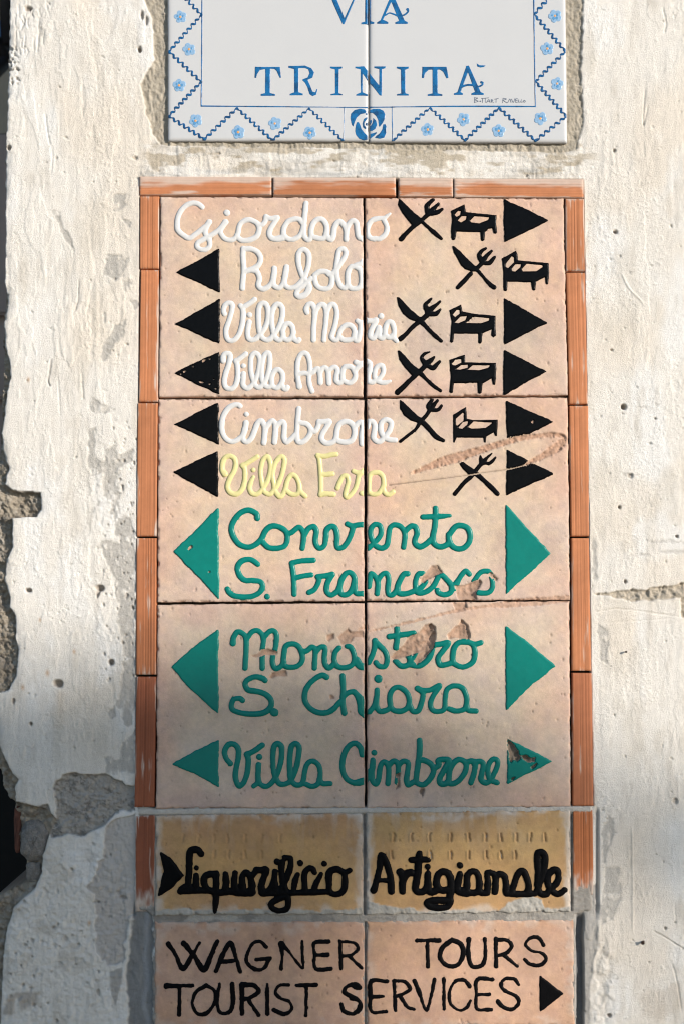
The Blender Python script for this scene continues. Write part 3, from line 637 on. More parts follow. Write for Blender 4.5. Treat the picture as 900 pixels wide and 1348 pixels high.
def arrow(tiles, pts, mat, label, H=1.7, rnd=1.0, R=2.0, wob=1.0):
    P = np.array(pts, float)
    return relief('arrow', tiles, [np.array([[P[:, 0].mean(), P[:, 1].mean(), 1.0]])], mat, H=H, R=R, polys=[(shrink(P, rnd), (), rnd)], label=label, wob=wob)

# ------------------------------------------------------------------ the direction sign: six tiles
CL, PK = (.575, .455, .345), (.575, .39, .315)
sign = thing('direction_sign', 'large direction sign of six clay tiles with raised coloured names and black symbols', 'sign')
QS = [((212, 259.5), (477.7, 261), (478, 522), (210, 522.5)), ((480.6, 261), (741, 262), (746, 520.5), (482, 522)),
      ((209, 526), (478.6, 526), (479.2, 791), (208, 793)), ((483, 525), (746, 523.5), (749, 790), (482.4, 790.5)),
      ((208, 796), (479.4, 794), (479.6, 1063), (206, 1064)), ((482.6, 793.5), (748.4, 791.5), (750, 1062), (483, 1064))]
TL = [make_tile(sign, q_, CL, PK, i) for i, q_ in enumerate(QS)]
r1, r2, r3 = TL[0:2], TL[2:4], TL[4:6]
A_ = (215, 255, .1778); B_ = (365, 255, .1778); C_ = (285, 325, .2222); D_ = (285, 390, .13333); E_ = (395, 390, .15); F_ = (285, 455, .13333); G_ = (385, 455, .15556)
H_ = (285, 525, .13333); I_ = (390, 525, .15556); J_ = (285, 590, .13333); K_ = (400, 590, .14444); L_ = (290, 660, .2); M_ = (470, 660, .2); N_ = (290, 815, .2); O_ = (470, 815, .2); P_ = (285, 965, .2222); Q_ = (470, 965, .2222)
rw = 3.5
def letter(tiles, mat, *specs, **kw):
    pr = []
    for (s, z, r) in specs: pr += T(s, *z, r=r)
    return relief('lettering', tiles, pr, mat, **kw)
letter(r1, M['white'],
  ('290,103 262,80 225,72 180,85 140,120 112,175 105,230 112,275 150,310 195,332 240,305 290,265 325,235 342,214,22|342,214 320,260 312,290 325,320 345,355 345,390 320,415 285,418 255,400 255,370 285,350 330,325 375,300 415,270 445,235 462,214,22|462,214,22 440,250 425,285 440,320 470,342 510,345 540,325 555,290 565,240 590,210 630,197 670,207 705,235 708,280 690,320 640,345 590,350 560,335 545,310|473,145,25 474,146,25|705,235 735,232 755,205 762,174|762,177 800,187 846,178,18 825,215 795,260 785,300 800,330 840,340 885,335', A_, rw),
  ('0,336 40,325|185,220 165,195 130,190 80,210 50,255 48,305 75,335 115,342 160,320 185,280 195,240|212,74 207,130 200,200 195,270 200,320 225,345 250,325 250,270 270,215 310,190 345,205 365,250 362,300 345,330 310,335 270,325|362,300 375,330 400,342 415,310 420,260 440,220 465,210 490,235 508,270 508,342|508,270 530,225 560,205 585,225 592,280 600,325 630,338|832,152,9 810,168,14 790,182,16 740,188 695,205 668,250 665,300 685,330 712,338|725,336 760,335 800,300 808,250 790,205', B_, rw))
letter(r1, M['white'],
  ('160,12 158,60 162,130 158,200 155,248|160,15 205,15 245,35 262,70 250,110 210,135 165,150|210,140 240,150 255,190 248,230 270,252 305,240 330,210 343,170 343,130|343,130 335,190 340,230 370,245 395,220 410,170 415,122|415,122 403,180 405,225 430,245 465,240 495,215 520,180 540,130 548,70 540,35 515,18 488,35 483,85 495,140 515,185 545,218,15 546,255,20 525,285,18 490,297,18 472,282 485,255 520,228 560,190|580,170 610,150 650,150 680,175 680,225 655,250 610,245 585,215 580,172|665,165 690,160 720,120 750,75 765,40 750,14 725,25 715,70 708,130 715,190 735,235 760,245 775,230|820,118 795,122 778,150 775,200 785,240 820,250 850,235 858,190 850,140 820,116 850,103 872,85', C_, rw))
VM = '82,178 72,145 85,95 120,70 155,85 155,140 130,230 100,320 98,390 120,435 165,440 215,395 245,320 262,230 265,160 258,125 240,98|262,115 310,85 350,60 378,35|327,187,27 328,188,27|325,258 312,320 310,390 330,430 380,430 420,395 470,330 505,250 512,160 495,90 460,72 425,100 415,180 418,280 430,360 450,410 490,435 530,425 565,385 620,300 650,200 650,120 620,85 580,95 550,160 545,250 555,330 575,400 610,435 645,425 658,390 655,340 680,285 720,275 750,310 758,370 740,415 700,435 660,420|750,400 770,430 800,445 815,432'
letter(r1, M['white'], (VM, D_, rw),
  ('60,145 52,115 70,80 100,72 120,100 130,140 125,220 118,300 117,388|128,150 160,95 190,75 215,90 230,140 225,230 215,310 208,388|230,145 255,95 285,72 310,95 322,150 312,230 290,310 275,360 300,385 330,375 350,310 385,265 430,255 465,280 475,330 465,370 430,385 380,385 350,365|470,340 480,385 505,387 520,340 528,280 525,240 500,220|525,240 550,235|580,218 630,220 665,212 635,270 615,320 615,360 640,370 665,340 687,278 690,320 690,355 715,370 740,345 745,280 765,235 795,230 815,265 822,320 810,355 775,365 745,345|805,350 830,382 842,393|706,177,27 707,178,27', E_, rw))
letter(r1, M['white'],
  ('68,155 70,105 95,80 130,85 138,120 120,200 90,290 78,360 95,415 145,430 185,400 205,340 212,270 208,200 195,152|195,155 240,125 290,85|267,203,25 268,204,25|268,278 265,340 265,395 300,425 340,405 375,360 405,290 425,200 428,130 405,85 370,82 345,120 340,200 345,280 365,350 385,395 420,415 460,385 500,310 525,200 528,110 510,75 475,95 455,160 445,250 448,330 470,385 505,410 545,395 545,320 570,260 610,240 645,270 655,330 635,390 595,420 550,405|640,385 665,425 690,432 700,415', F_, rw),
  ('58,350,26 50,300 40,230 45,140 65,85 95,65 125,80 145,140 148,210 140,270 145,330 165,388|45,245 90,235 140,240 175,225 200,200 225,205 232,260 235,318|230,230 255,195 280,190 300,220 305,280 308,323|303,215 335,190 360,185 378,210 370,260 370,300 395,318 420,295 420,230 440,185 480,180 510,200 530,250 515,295 475,318 430,300|520,215 555,185 580,160|535,143 560,152 588,152|618,132 655,155 650,210 635,265 640,300 670,312 700,298 740,270 765,225 760,180 735,170 705,190 692,240 700,285 735,312 780,315 822,302,14', G_, rw))
letter(r2, M['white'],
  ('235,75 215,62 170,65 120,95 75,160 55,240 60,330 95,395 150,425 205,410 255,370 285,300 292,238|280,300 262,380 275,420 310,425 350,385 380,310 405,245 440,220 465,250 480,290 475,370 468,438|485,290 525,240 555,220 580,250 585,300 580,370 572,433|585,280 620,245 655,230 672,260 668,330 668,395 690,430 735,400 775,360|296,155,24 297,156,24', H_, 3.6),
  ('22,85 15,150 8,230 5,310 12,360 45,370 90,340 120,290 118,250 85,215 30,205|125,270 160,275 185,230 190,197|190,200 240,195 280,195 250,250 220,300 215,345 245,375 290,375 330,345 345,260 365,215 410,195 455,205 485,240 490,300 470,350 420,370 360,360 335,338|490,240 520,210 550,200 562,240 552,310 552,383|598,240 615,197 640,195 660,225 655,290 650,330 675,360 710,360 745,325 785,270 800,215 780,185 745,182 715,210 712,270 735,320 775,345 835,352', I_, 3.6))
letter(r2, M['yellow'],
  ('85,255,30 60,215 65,140 95,90 140,80 180,105 192,160 175,230 135,300 112,370 125,425 170,455 220,445 260,395 280,320 285,240 275,190 258,172|265,175 310,145 360,115 405,85|365,217,24 366,218,24|365,285,18 340,340 330,400 350,445 395,455 440,425 490,350 525,260 535,160 515,95 485,90 455,130 438,220 445,310 460,390 480,440 530,455 570,410 600,370 640,280 665,180 670,110 640,85 600,120 570,180 555,260 565,340 580,420 620,475,30 655,455 680,400 705,310 745,265 785,285 815,350 820,420 790,455 740,455 690,420|820,420 850,452 875,473', J_, 3.3),
  ('125,68 140,110 150,200 155,290 155,370 150,425|125,70 190,75 250,60 295,57|155,240 200,240 260,234|155,420 210,417 270,422|305,365 325,310 355,260 390,255 405,300 390,360 375,420 390,450 430,420 465,370 485,310 500,250 540,212|450,212 490,225 548,213|522,412,24 548,412,24|590,400 590,320 600,250 630,225 680,225 715,260 725,320 720,360 735,410 770,425 810,400|590,400 620,420 670,415 700,380 722,345', K_, 3.2), label='pale yellow raised lettering')
rg = 3.6
letter(r2, M['green'],
  ('245,112 240,85 210,65 170,60 120,90 85,140 75,190 95,245 130,285 180,302 225,290 270,250 295,200 325,170 365,163 410,180 440,215 438,270 415,300 365,310 320,305 290,280 275,260|440,215 470,205 495,185 520,172 545,200 550,240 540,310|555,220 580,180 615,168 632,200 625,250 632,290 655,310 685,290 695,240 700,190 730,165 758,180 768,230 765,280 775,308 810,300 840,260 862,210 868,170 835,150|868,165 905,156 950,154', L_, rg),
  ('74,308 120,265 155,215 150,165 120,152 92,175 88,225 105,270 130,300 165,308 195,285 205,230 215,175 245,155 280,165 305,195 312,240 303,303|315,195 350,165 380,170 392,210 378,250 380,280 410,300 445,285 480,255|513,47 512,110 505,180 495,240 505,280 540,300 580,290 605,270|430,103 480,102 540,100 608,95,10|605,215 640,170 680,160 720,175 740,220 730,275 690,310 640,308 605,270 598,225 605,212', M_, rg), label='green raised lettering')
letter(r2, M['green'],
  ('248,415 215,390 180,382 135,400 115,440 130,490 165,520 220,522 265,530 280,560 260,600 210,625 150,630 95,622 60,600 48,577|309,627,19 310,628,19|470,410 480,470 485,540 487,613|475,405 540,392 613,388|490,505 550,492 598,485|585,600,18 620,580 645,535 650,500|640,497 690,490 735,482|735,482 705,540 700,590 725,618 760,600 780,575 795,520 825,475 855,470 880,500 882,560 895,605 950,608|880,530 862,585 830,615 795,610 783,570', L_, rg),
  ('75,560 85,500 92,477 120,500 135,540 130,608|135,520 160,485 190,475 205,510 200,570 205,610 230,615 265,580|330,477 305,480 280,520 262,570 275,605 320,608 375,590|430,475 400,480 382,530 388,590 415,605 460,590 500,555 525,510 535,488 560,490 590,520 620,560 610,600 570,615 535,605 525,587|400,585 430,555 448,528|620,570 640,550 655,530 680,490 710,460 735,480|655,530 645,572|765,525 800,475 835,460 870,470 885,520 885,570 860,600 820,605 785,600', M_, rg), label='green raised lettering, chipped at its end')
letter(r3, M['green'],
  ('85,160,20 90,120 115,85 150,95 170,125 172,200 165,323|175,130 210,85 245,75 275,100 285,140 280,190 278,250 278,323|285,125 320,85 350,78 370,100 370,150 362,195 348,240 345,290 365,325 400,310 420,280|420,225 430,180 470,162 510,175 535,215 540,270 515,305 470,318 430,310 415,280 420,226|540,215 570,208 600,185 625,200 625,240 620,323|630,215 660,185 690,190 685,250 690,295 715,320 745,300|780,190 755,220 750,270 770,310 815,320 860,305 880,270 875,220 855,185 835,178|885,260 900,300 925,318 950,310', N_, rg),
  ('0,265 20,300 45,318|75,285 95,245 112,190 115,142|115,145 150,180 185,220 195,270 180,310 145,310 122,287|260,62 262,120 252,188|210,115 280,105 370,92|250,275 280,305 310,310 340,295 345,270 335,240|345,290 395,235|345,300 400,310 440,290 475,250 490,200 492,180|490,172 545,165 595,157 560,210 530,255 540,300 580,300 610,290|810,155 770,165 720,152 665,155 635,190 625,240 630,285 670,312 710,312 755,285 770,240 765,180 742,157', O_, rg), label='green raised lettering with chipped strokes')
letter(r3, M['green'],
  ('297,403 280,390 230,380 180,400 165,430 185,465 240,475 300,495 335,535 330,580 290,615 220,625 150,620 90,600 75,570 90,530 130,522 148,535|356,613,26 358,614,26|700,383 670,370 620,395 570,450 555,520 580,575 630,610 690,618 740,595 785,545|803,374 808,450 805,540 815,618,20|805,510 840,485 880,480 905,520 915,560 920,610 945,632', N_, rg),
  ('-20,480 20,520 25,580 50,628|80,610 110,570 125,520 130,467|125,520 125,570 145,605 190,600 215,575 212,510 235,460 275,450 320,480 340,530 330,580 290,605 240,600 215,575|340,560 365,605 400,600 420,550 430,490 395,457|395,455 430,470 480,465 540,437 500,500 480,550 490,595 530,608 570,590 575,520 590,460 640,438 690,455 715,510 715,560 700,592 650,605 600,590|715,570 730,600 778,605|137,392,27 138,393,27', O_, rg), label='green raised lettering')
letter(r3, M['green'],
  ('85,180 60,150 50,110 70,70 105,65 130,95 130,150 118,210 115,270 135,312 165,290 185,230 190,160 182,127|182,125 225,105 272,72|254,140,17 255,141,17|250,187 248,240 245,290 222,313|248,270 265,305 300,315 335,285 365,230 385,150 385,80 360,62 340,85 335,160 340,230 355,270 375,300 410,300 435,285 465,230 485,150 490,85 470,62 445,80 435,150 435,220 440,270 470,305 510,295 525,220 540,180 570,165 605,190 615,250 600,300 565,315 525,300|610,275 630,298 673,298|860,128 850,85 820,60 780,80 750,140 745,210 765,265 800,290 840,295 880,283', P_, rg),
  ('-10,292 45,277|66,262 70,235 90,205 92,160 85,230 90,280 110,300 125,270 135,200 155,170 180,190 185,240 180,298|185,190 215,165 240,185 240,240 235,290|245,185 275,165 300,180 295,230 290,275 300,305 330,290|367,42 368,100 360,170 350,240 350,290 390,305 430,270 450,220 430,180 390,160 370,160|450,210 480,190 480,160 540,160 510,220 485,270 495,300 535,290 545,220 570,175 605,155 640,180 635,230 600,280 560,300 530,290|640,175 670,165 695,175 690,230 670,293|690,180 720,165 745,185 735,235 730,275 760,295 790,270 825,200 825,160 800,155 775,185 770,230 785,275 825,293|99,115,17 100,116,17', Q_, rg), label='green raised lettering')

bk = 'black arrow pointing left'; br_ = 'black arrow pointing right'
for p in (((233, 359), (289, 328), (289.5, 385)), ((232, 427), (289.5, 394.5), (289.5, 453)), ((229.7, 491.7), (288.8, 464), (288.8, 519))): arrow(r1, p, M['black'], bk)
for p in (((229.5, 559), (287.5, 531), (288.5, 585)), ((229.5, 621.7), (287, 594.3), (287, 654))): arrow(r2, p, M['black'], bk)
for p in (((662.6, 263), (720.5, 290.8), (663, 319)), ((662.5, 393), (718.5, 425.5), (663, 454)), ((662.5, 461.5), (718, 489.5), (662.5, 519.5))): arrow(r1, p, M['black'], br_)
for p in (((665.6, 529), (727, 555.6), (666.5, 587)), ((666, 592), (726.5, 624), (665.4, 652))): arrow(r2, p, M['black'], br_ + ', scratched across')
gl, gr2 = 'green arrow pointing left', 'green arrow pointing right'
arrow(r2, ((229.5, 726), (287.2, 670), (288.2, 788)), M['green'], gl); arrow(r2, ((665, 665), (683.5, 685), (723, 729), (711, 740), (665, 782)), M['green'], gr2)
arrow(r3, ((227.3, 878), (240, 866), (264, 845), (287.4, 829.8), (287.4, 938), (272, 925), (248, 903)), M['green'], gl); arrow(r3, ((665, 825), (693, 845), (729, 876.5), (700, 900), (665.4, 934)), M['green'], gr2)
arrow(r3, ((228, 1005.8), (258, 988), (288, 975), (288.3, 1035.5), (255, 1017)), M['green'], gl); arrow(r3, ((666.4, 972), (725.5, 1002), (667, 1030.5)), M['green'], gr2 + ', its glaze flaking')

def icon(name, tiles, z, polys=(), strokes='', label=None):
    pl = []
    for outer, holes in polys: pl.append((PG(outer, *z)[0], PG(holes, *z) if holes else (), .25))
    return relief(name, tiles, T(strokes, *z, r=2), M['black'], H=1.6, R=2.2, polys=pl, wob=.5, k=.9, step=.7)
U1 = (515, 255, .16667); U2 = (590, 320, .15556); U3 = (515, 390, .16667); U4 = (515, 455, .16667); U5 = (515, 520, .16667); U6 = (590, 590, .08889)
icon('cutlery_symbol', r1, U1, [('60,45 48,90 80,150 120,200 160,250 190,255 245,205 170,150 110,90 72,50', '')], '230,215,13 300,280,15 345,320,19 390,358,13|290,165,16 235,212,18 165,268,18 120,312,16 75,360,20|285,155,20 278,105,18 300,75,16 325,52,14|305,145,22 345,105,14 367,82,11|315,158,20 360,150,17 397,126,11')
icon('cutlery_symbol', r1, U2, [('28,30 40,80 70,130 100,190 140,225 190,240 240,245 255,210 215,195 150,130 90,70 42,28', '')], '245,235,14 300,300,14 345,350,20 383,378,20|280,175,18 240,215,18|185,262,18 140,310,20 75,378,20|285,165,24 255,110,18 278,70,14 312,48,10|290,150,22 320,110,16 360,70,12|310,175,18 345,170,20 375,135,16 388,120,10')
icon('cutlery_symbol', r1, U3, [('42,12 55,80 90,140 140,185 185,200 240,170 215,165 150,110 80,35 57,14', '')], '225,195,20 300,275,16 345,318,18 388,356,14|285,145,20 235,190,18 170,240,18 115,300,18 70,338,23|290,130,28 265,75,16 288,45,14 312,22,10|300,110,24 345,75,14 380,44,12|310,145,18 350,140,20 382,107,10')
icon('cutlery_symbol', r1, U4, [('45,40 60,110 100,170 155,230 190,240 225,195 150,140 100,80 62,40', '')], '215,210,20 280,275,15 330,320,16 384,358,13|270,155,20 215,210,20 140,280,18 90,330,20 47,370,21|270,150,26 235,100,16 262,65,14 298,52,8|280,140,24 310,115,16 334,92,8|290,165,16 325,180,18 355,150,14 377,128,9')
icon('cutlery_symbol', r2, U5, [('68,45 65,110 100,165 150,205 200,220 250,200 200,165 150,115 90,60', '')], '225,200,20 300,275,20 350,330,20 404,362,15|305,115,16 270,165,14 225,215,16 190,270,14 130,320,14 68,368,14|300,110,20 290,85,18 318,40,12|315,105,20 335,75,14 360,47,10|320,122,14 365,118,14 391,87,10')
icon('cutlery_symbol', r2, U6, [('135,205 200,200 270,250 385,330 330,390 290,390 210,310', '')], '380,365,40 450,420,34 560,520,34 700,660,36 722,678,26|480,230,30 400,330,30 330,420,30 220,520,32 88,678,36|490,215,45 470,150,24 465,117,14|510,205,40 580,130,22 633,82,14|540,225,25 610,220,28 690,142,18')
for tl, z, po, ho in ((r1, U1, '468,140 570,92 582,150 650,158 825,175 820,240 828,308 818,318 806,316 795,275 760,280 735,305 728,368 716,376 705,370 700,308 510,302 498,362 485,370 475,363 468,300 478,210', '495,170 520,140 547,140 540,170 510,187|520,215 550,182 592,180 585,210 545,230|615,218 650,182 770,190 760,210 690,238 625,230'),
    (r1, U2, '448,135 565,70 578,100 582,150 840,175 845,250 838,348 828,354 818,345 812,290 735,330 728,398 716,404 705,396 695,335 495,330 490,404 476,410 462,402 460,250', '482,180 530,115 550,125 550,165 500,215 482,205|530,220 560,185 612,182 605,205 560,245 535,240|617,225 655,180 790,190 795,205 740,240 625,242'),
    (r1, U3, '455,115 545,70 555,125 650,142 818,158 815,250 820,310 800,328 783,310 790,262 715,295 708,365 695,378 682,368 680,300 490,298 482,362 470,368 460,360 472,200', '480,150 510,110 535,110 535,140 500,168|497,210 540,165 592,160 580,190 525,215|590,212 640,165 770,178 765,195 700,215'),
    (r1, U4, '455,115 575,75 578,135 820,140 818,250 812,310 798,308 790,255 715,300 705,374 693,380 682,372 675,295 488,298 480,370 466,376 455,366 465,250', '475,145 500,115 548,108 550,135 500,158 480,155|503,190 545,158 602,152 600,175 540,192|600,192 635,158 775,158 760,178 690,196'),
    (r2, U5, '485,158 585,97 592,190 640,200 832,200 828,325 815,325 805,295 745,330 738,376 728,375 722,338 510,338 492,378 485,373', '505,190 560,140 570,150 565,205 515,245 505,235|525,258 560,215 602,210 595,235 555,270 530,265|600,255 645,212 795,220 740,262 630,268')):
    icon('bed_symbol', tl, z, [(po, ho)], '')  if False else relief('bed_symbol', tl, [np.array([[PG(po, *z)[0][:, 0].mean(), PG(po, *z)[0][:, 1].mean() + 3, .8]])], M['black'], H=1.6, R=2.2, polys=[(PG(po, *z)[0], PG(ho, *z), .3)], wob=.3, k=.9, step=.7)

# ------------------------------------------------------------------ liqueur-maker sign (two half tiles)
OC = (.52, .32, .135)
lq = thing('tile_sign', 'ochre two-tile sign with thick black cursive shop lettering, lime bloom on its edges', 'sign')
LT = [make_tile(lq, ((206, 1072.5), (477, 1070.5), (477, 1203), (205, 1204)), OC, (.45, .27, .15), 11, 3.4, 9, kind='lime', rag=1), make_tile(lq, ((482.4, 1069.5), (749, 1066.5), (750, 1200), (482.4, 1203)), (.53, .335, .145), (.45, .27, .135), 12, 3.4, 9, kind='lime', rag=1)]
R1, R2, R3, R4 = (200, 1100, .15556), (330, 1100, .16667), (480, 1100, .15556), (610, 1100, .15556)
rb_ = 4.6
relief('lettering', LT, T('418,150 395,122 350,118 328,135 322,200 318,300 312,400 318,455|245,468 275,435 330,440|245,468,28 300,462 400,460 480,462 560,478 620,476 680,465 740,478 850,474|378,335,24 375,400 380,450|379,270,20 381,270,20|545,322 490,325 450,345 445,400 470,450 510,465|545,320 545,400 545,480 543,560,28 535,635,22|625,322,24 630,390 625,450|708,317,24 700,390 705,450|770,470 765,400 770,340 800,312 835,350 850,420 840,475', *R1, r=rb_)
  + T('12,318 45,275|45,265,25 80,270 125,268 100,340 85,400 95,445|95,448 200,450 300,450 400,448 500,445 620,440|150,435 180,380 195,280,20|195,285,20 190,380 200,440|211,202,23 213,203,23|240,440 270,360 310,260 315,190 290,172 260,190 245,270 255,360 280,430 295,480 298,540 280,578 220,590 165,562 180,520 240,490 290,475|340,440 350,370 370,302,20|391,214,24 393,217,24|505,290,22 490,262 455,258 430,290 425,360 430,430|500,430 520,370 555,303,18|581,217,25 583,218,25|782,270,22 755,285,24 720,285,20|735,290 690,262 640,270 615,310 620,380 620,430 650,458 700,455 735,420 745,350 735,290', *R2, r=4.3), M['matt'], H=2.4, R=4.0, wob=.9, polys=[(PG('85,150 150,190 268,333 160,440 65,500 105,340 115,300', *R1)[0], (), 1.6)], top=3.4)
relief('lettering', LT, T('72,462,30 90,400 120,280 142,165 190,260 215,370 225,470|105,375,22 205,375,22|295,305,30 315,350 315,470|325,360 350,320 388,310|458,148,24 450,250 440,350 425,430 440,470 490,470 530,430|390,203,24 450,200,26 530,200,24|530,322,26 530,390 525,450 560,475 610,455|527,260,24 529,261,24|720,350 690,310 645,305 610,340 605,410 640,455 700,455|720,350 725,430 715,520 720,560 690,600 620,608 560,602 525,575 540,552 600,545 700,545|800,322,26 785,390 780,450 810,475 870,475|799,246,26 801,250,26', *R3, r=4.6)
  + T('-10,460 30,482|20,470 25,400 30,330 70,300 110,320 130,390 125,470|20,482 80,480 125,470 150,480 190,480|195,470 200,390 200,312 240,315 265,350 265,420 260,472|265,350 300,320 345,350 355,420 355,480 400,482|400,480 430,380 460,310 500,300 530,360 545,440 530,488|400,488 470,492 530,490 570,488 610,470 650,350 675,250 680,170 650,138 620,150 620,230 625,330 620,420 640,480 690,492 720,460 780,400 800,340 785,290 750,290 710,330 705,390 730,450 780,488 820,478 845,457', *R4, r=4.5), M['matt'], H=2.4, R=4.0, wob=.9, top=3.4)

# ------------------------------------------------------------------ lowest sign (two half tiles)
wg = thing('tile_sign', 'pinkish two-tile sign with plain black capitals in two lines, lowest on the wall', 'sign')
WT = [make_tile(wg, ((205, 1213.5), (479, 1213.5), (479, 1350), (204, 1350)), (.56, .35, .235), (.48, .29, .20), 13, 2.6, 9, kind='mort', rag=1), make_tile(wg, ((482.6, 1212.5), (753.5, 1210.5), (755, 1349), (482.4, 1350)), (.56, .35, .235), (.49, .30, .205), 14, 2.6, 9, kind='mort', rag=1)]
S_ = (210, 1225, .3111); T_ = (470, 1225, .3111)
def caps(s, z, r=2.65): return [np.column_stack([P[:, 0], P[:, 1], P[:, 2]]) for P in T(s, *z, r=r)]
kw = dict(H=1.0, R=2.4, wob=1.1, top=2.6, k=.8)
relief('lettering', WT, caps('40,55,12 70,100 100,160,10 130,120 172,50|105,52,11 150,105 190,165,10 220,100 245,45|240,170,8 265,110 300,50,10 320,100 342,170|262,130 328,125|452,68,10 430,45 400,50 375,90 370,130 400,160 440,160 465,118,10|412,120 470,115,9|515,160 520,100 515,52,12 550,90 605,158 605,100 605,45|715,45 655,50,10 656,100 660,160 725,160|660,102 710,100,10|765,45,10 768,160|765,45 820,50 838,75 812,100 772,105|800,105 855,157', S_), M['matt'], **kw)
relief('lettering', WT, caps('32,232,12 90,232 140,230,9|88,235 85,355|200,230 155,260 140,310 165,350 205,345 235,300 235,255 200,230|255,225 245,300 260,345 300,340 312,290 308,225|350,225 350,350|350,228 400,230 422,255 390,280 355,290|375,288 420,355|457,225,9 457,350|548,228 510,230 490,260 515,285 550,300 560,330 530,350 485,335|580,230 665,228|622,232 620,355|845,240,10 830,226 790,235 785,262 840,292 850,325 820,350 780,340 768,310,9', S_) + caps('-15,234 -2,240|-25,285 8,296 5,330 -15,350', T_, 2.4)
  + caps('125,213 60,212 56,270 60,340 120,340|60,278 110,277|155,210 160,335|155,212 200,215 222,245 195,265 165,275|180,275 210,320 240,330|240,210 265,270 290,335 312,270 325,205|365,205 365,330|472,233,10 450,208 410,215 388,260 395,310 430,335 460,325 477,295|570,205 505,205 502,270 505,330 565,332|505,270 558,268|682,228 660,202 620,205 605,230 625,255 670,275 682,305 650,332 610,320 592,297', T_), M['matt'], **kw)
relief('lettering', WT, caps('250,40,9 345,40|295,42 297,150|400,38 360,70 348,110 375,145 420,145 445,105 440,60 400,38|470,35,10 470,110 485,150 525,145 540,100 538,35|583,35,10 585,150|583,38 630,40 650,65 625,95 590,105|615,100 675,150|785,60,10 765,30 730,30 710,55 730,80 780,95 795,120 770,145 730,140 705,120', T_), M['matt'], **kw)
arrow(WT, np.array(((770, 188), (867, 265), (770, 342))) * .3111 + np.array((470, 1225)), M['matt'], 'black arrow pointing right', H=1.5, rnd=1.0)
for o in bpy.data.objects:
    if o.name.startswith('arrow') and o.parent and o.parent.parent is wg: o.location.y += 0

# ------------------------------------------------------------------ terracotta strips round the direction sign
def strip(Q, horiz, label, seed, ragged=False, smear=.5, top=2.5):
    Q = np.array(Q, float); w = np.hypot(*(Q[1] - Q[0])); h = np.hypot(*(Q[3] - Q[0]))
    su, sv = (2.2, .75) if horiz else (.75, 2.2)
    nu, nv = int(w / su), int(h / sv)
    u = np.concatenate([[0], np.linspace(0, 1, nu), [1]]); v = np.concatenate([[0], np.linspace(0, 1, nv), [1]])
    Ug, Vg = np.meshgrid(u, v); P = bil(Q, Ug, Vg); X_, Y_ = P[..., 0].copy(), P[..., 1].copy()
    ed = np.minimum(np.minimum(Ug, 1 - Ug) * w, np.minimum(Vg, 1 - Vg) * h)
    c, l_, wd = (Vg * h, Ug * w, h) if horiz else (Ug * w, Vg * h, w)
    rr = np.random.RandomState(700 + seed)
    Hm = top - .7 * np.exp(-ed / .8) + .25 * fbm(X_, Y_, 30, 30, 2, 701 + seed)
    Hm += .14 * vnoise(c / 1.15 + 5.5 * seed, l_ / 260 + seed, 711) + .10 * vnoise(c / .8 + seed, l_ / 400, 713)
    gl_ = np.zeros_like(c)
    for q_ in np.sort(rr.uniform(3, wd - 3, 7)):
        dp = rr.uniform(.12, .45); gk = np.exp(-((c - q_ - .3 * vnoise(l_ / 60, c * 0 + q_, 717)) / .5) ** 2); Hm -= dp * gk; gl_ = np.maximum(gl_, gk * dp * .35)
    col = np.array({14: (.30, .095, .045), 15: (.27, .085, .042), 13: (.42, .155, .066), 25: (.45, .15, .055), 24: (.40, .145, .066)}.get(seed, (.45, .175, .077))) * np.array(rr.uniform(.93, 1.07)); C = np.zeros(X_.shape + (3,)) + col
    C *= (1 + .14 * fbm(c, l_, 9, 90, 3, 721 + seed) + .10 * fbm(X_, Y_, 40, 40, 3, 723 + seed))[..., None]
    C *= (1 - gl_)[..., None]
    n = fbm(c, l_, 5, 60, 4, 731 + seed, .6); sm_ = smooth(.3, .7, n + smear * .75 * np.exp(-ed / 2.2) - .05)
    if horiz: sm_ = np.clip(sm_ + 1.0 * smooth(13, 4, c + 8 * fbm(X_, Y_, 40, 6, 3, 733 + seed)), 0, 1)
    if ragged: sm_ = np.clip(sm_ + smooth(30, 4, (1 - Vg) * h + 16 * fbm(X_, Y_, 5, 14, 3, 737 + seed)), 0, 1); Hm -= 3 * smooth(14, 0, (1 - Vg) * h + 8 * fbm(X_, Y_, 6, 8, 3, 739 + seed))
    sm_ = (sm_ * (.72 if not ragged else .9))[..., None]; C = C * (1 - sm_) + np.array((.56, .48, .41)) * sm_
    ring = np.ones(X_.shape, bool); ring[1:-1, 1:-1] = False; Hm[ring] = top - 17
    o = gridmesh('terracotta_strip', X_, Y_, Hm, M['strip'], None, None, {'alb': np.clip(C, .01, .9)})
    # origin at the strip's own base
    ctr = at(Q[:, 0].mean(), Q[3, 1]); me = o.data; co = np.empty(len(me.vertices) * 3, np.float32); me.vertices.foreach_get('co', co); co = co.reshape(-1, 3) - ctr.astype(np.float32); me.vertices.foreach_set('co', co.ravel()); o.location = tuple(ctr)
    tag(o, label, 'terracotta strip', 'terracotta strips framing the signs')
strip(((184, 233), (357.5, 233.5), (357.5, 256.5), (184, 257)), 1, 'long level terracotta strip over the upper left corner of the direction sign', 1, smear=.9)
strip(((359.5, 234), (520, 234.5), (520.5, 258), (359.5, 257)), 1, 'level terracotta strip over the white first word, second from the left end', 2, smear=.9)
strip(((524, 235), (595, 235.5), (595.5, 259), (524, 259)), 1, 'short level terracotta strip over the first knife and fork', 3, smear=.9)
strip(((596.5, 236), (767, 236.5), (767, 260.5), (597, 260)), 1, 'long level terracotta strip over the upper right corner of the direction sign', 4, smear=1.0)
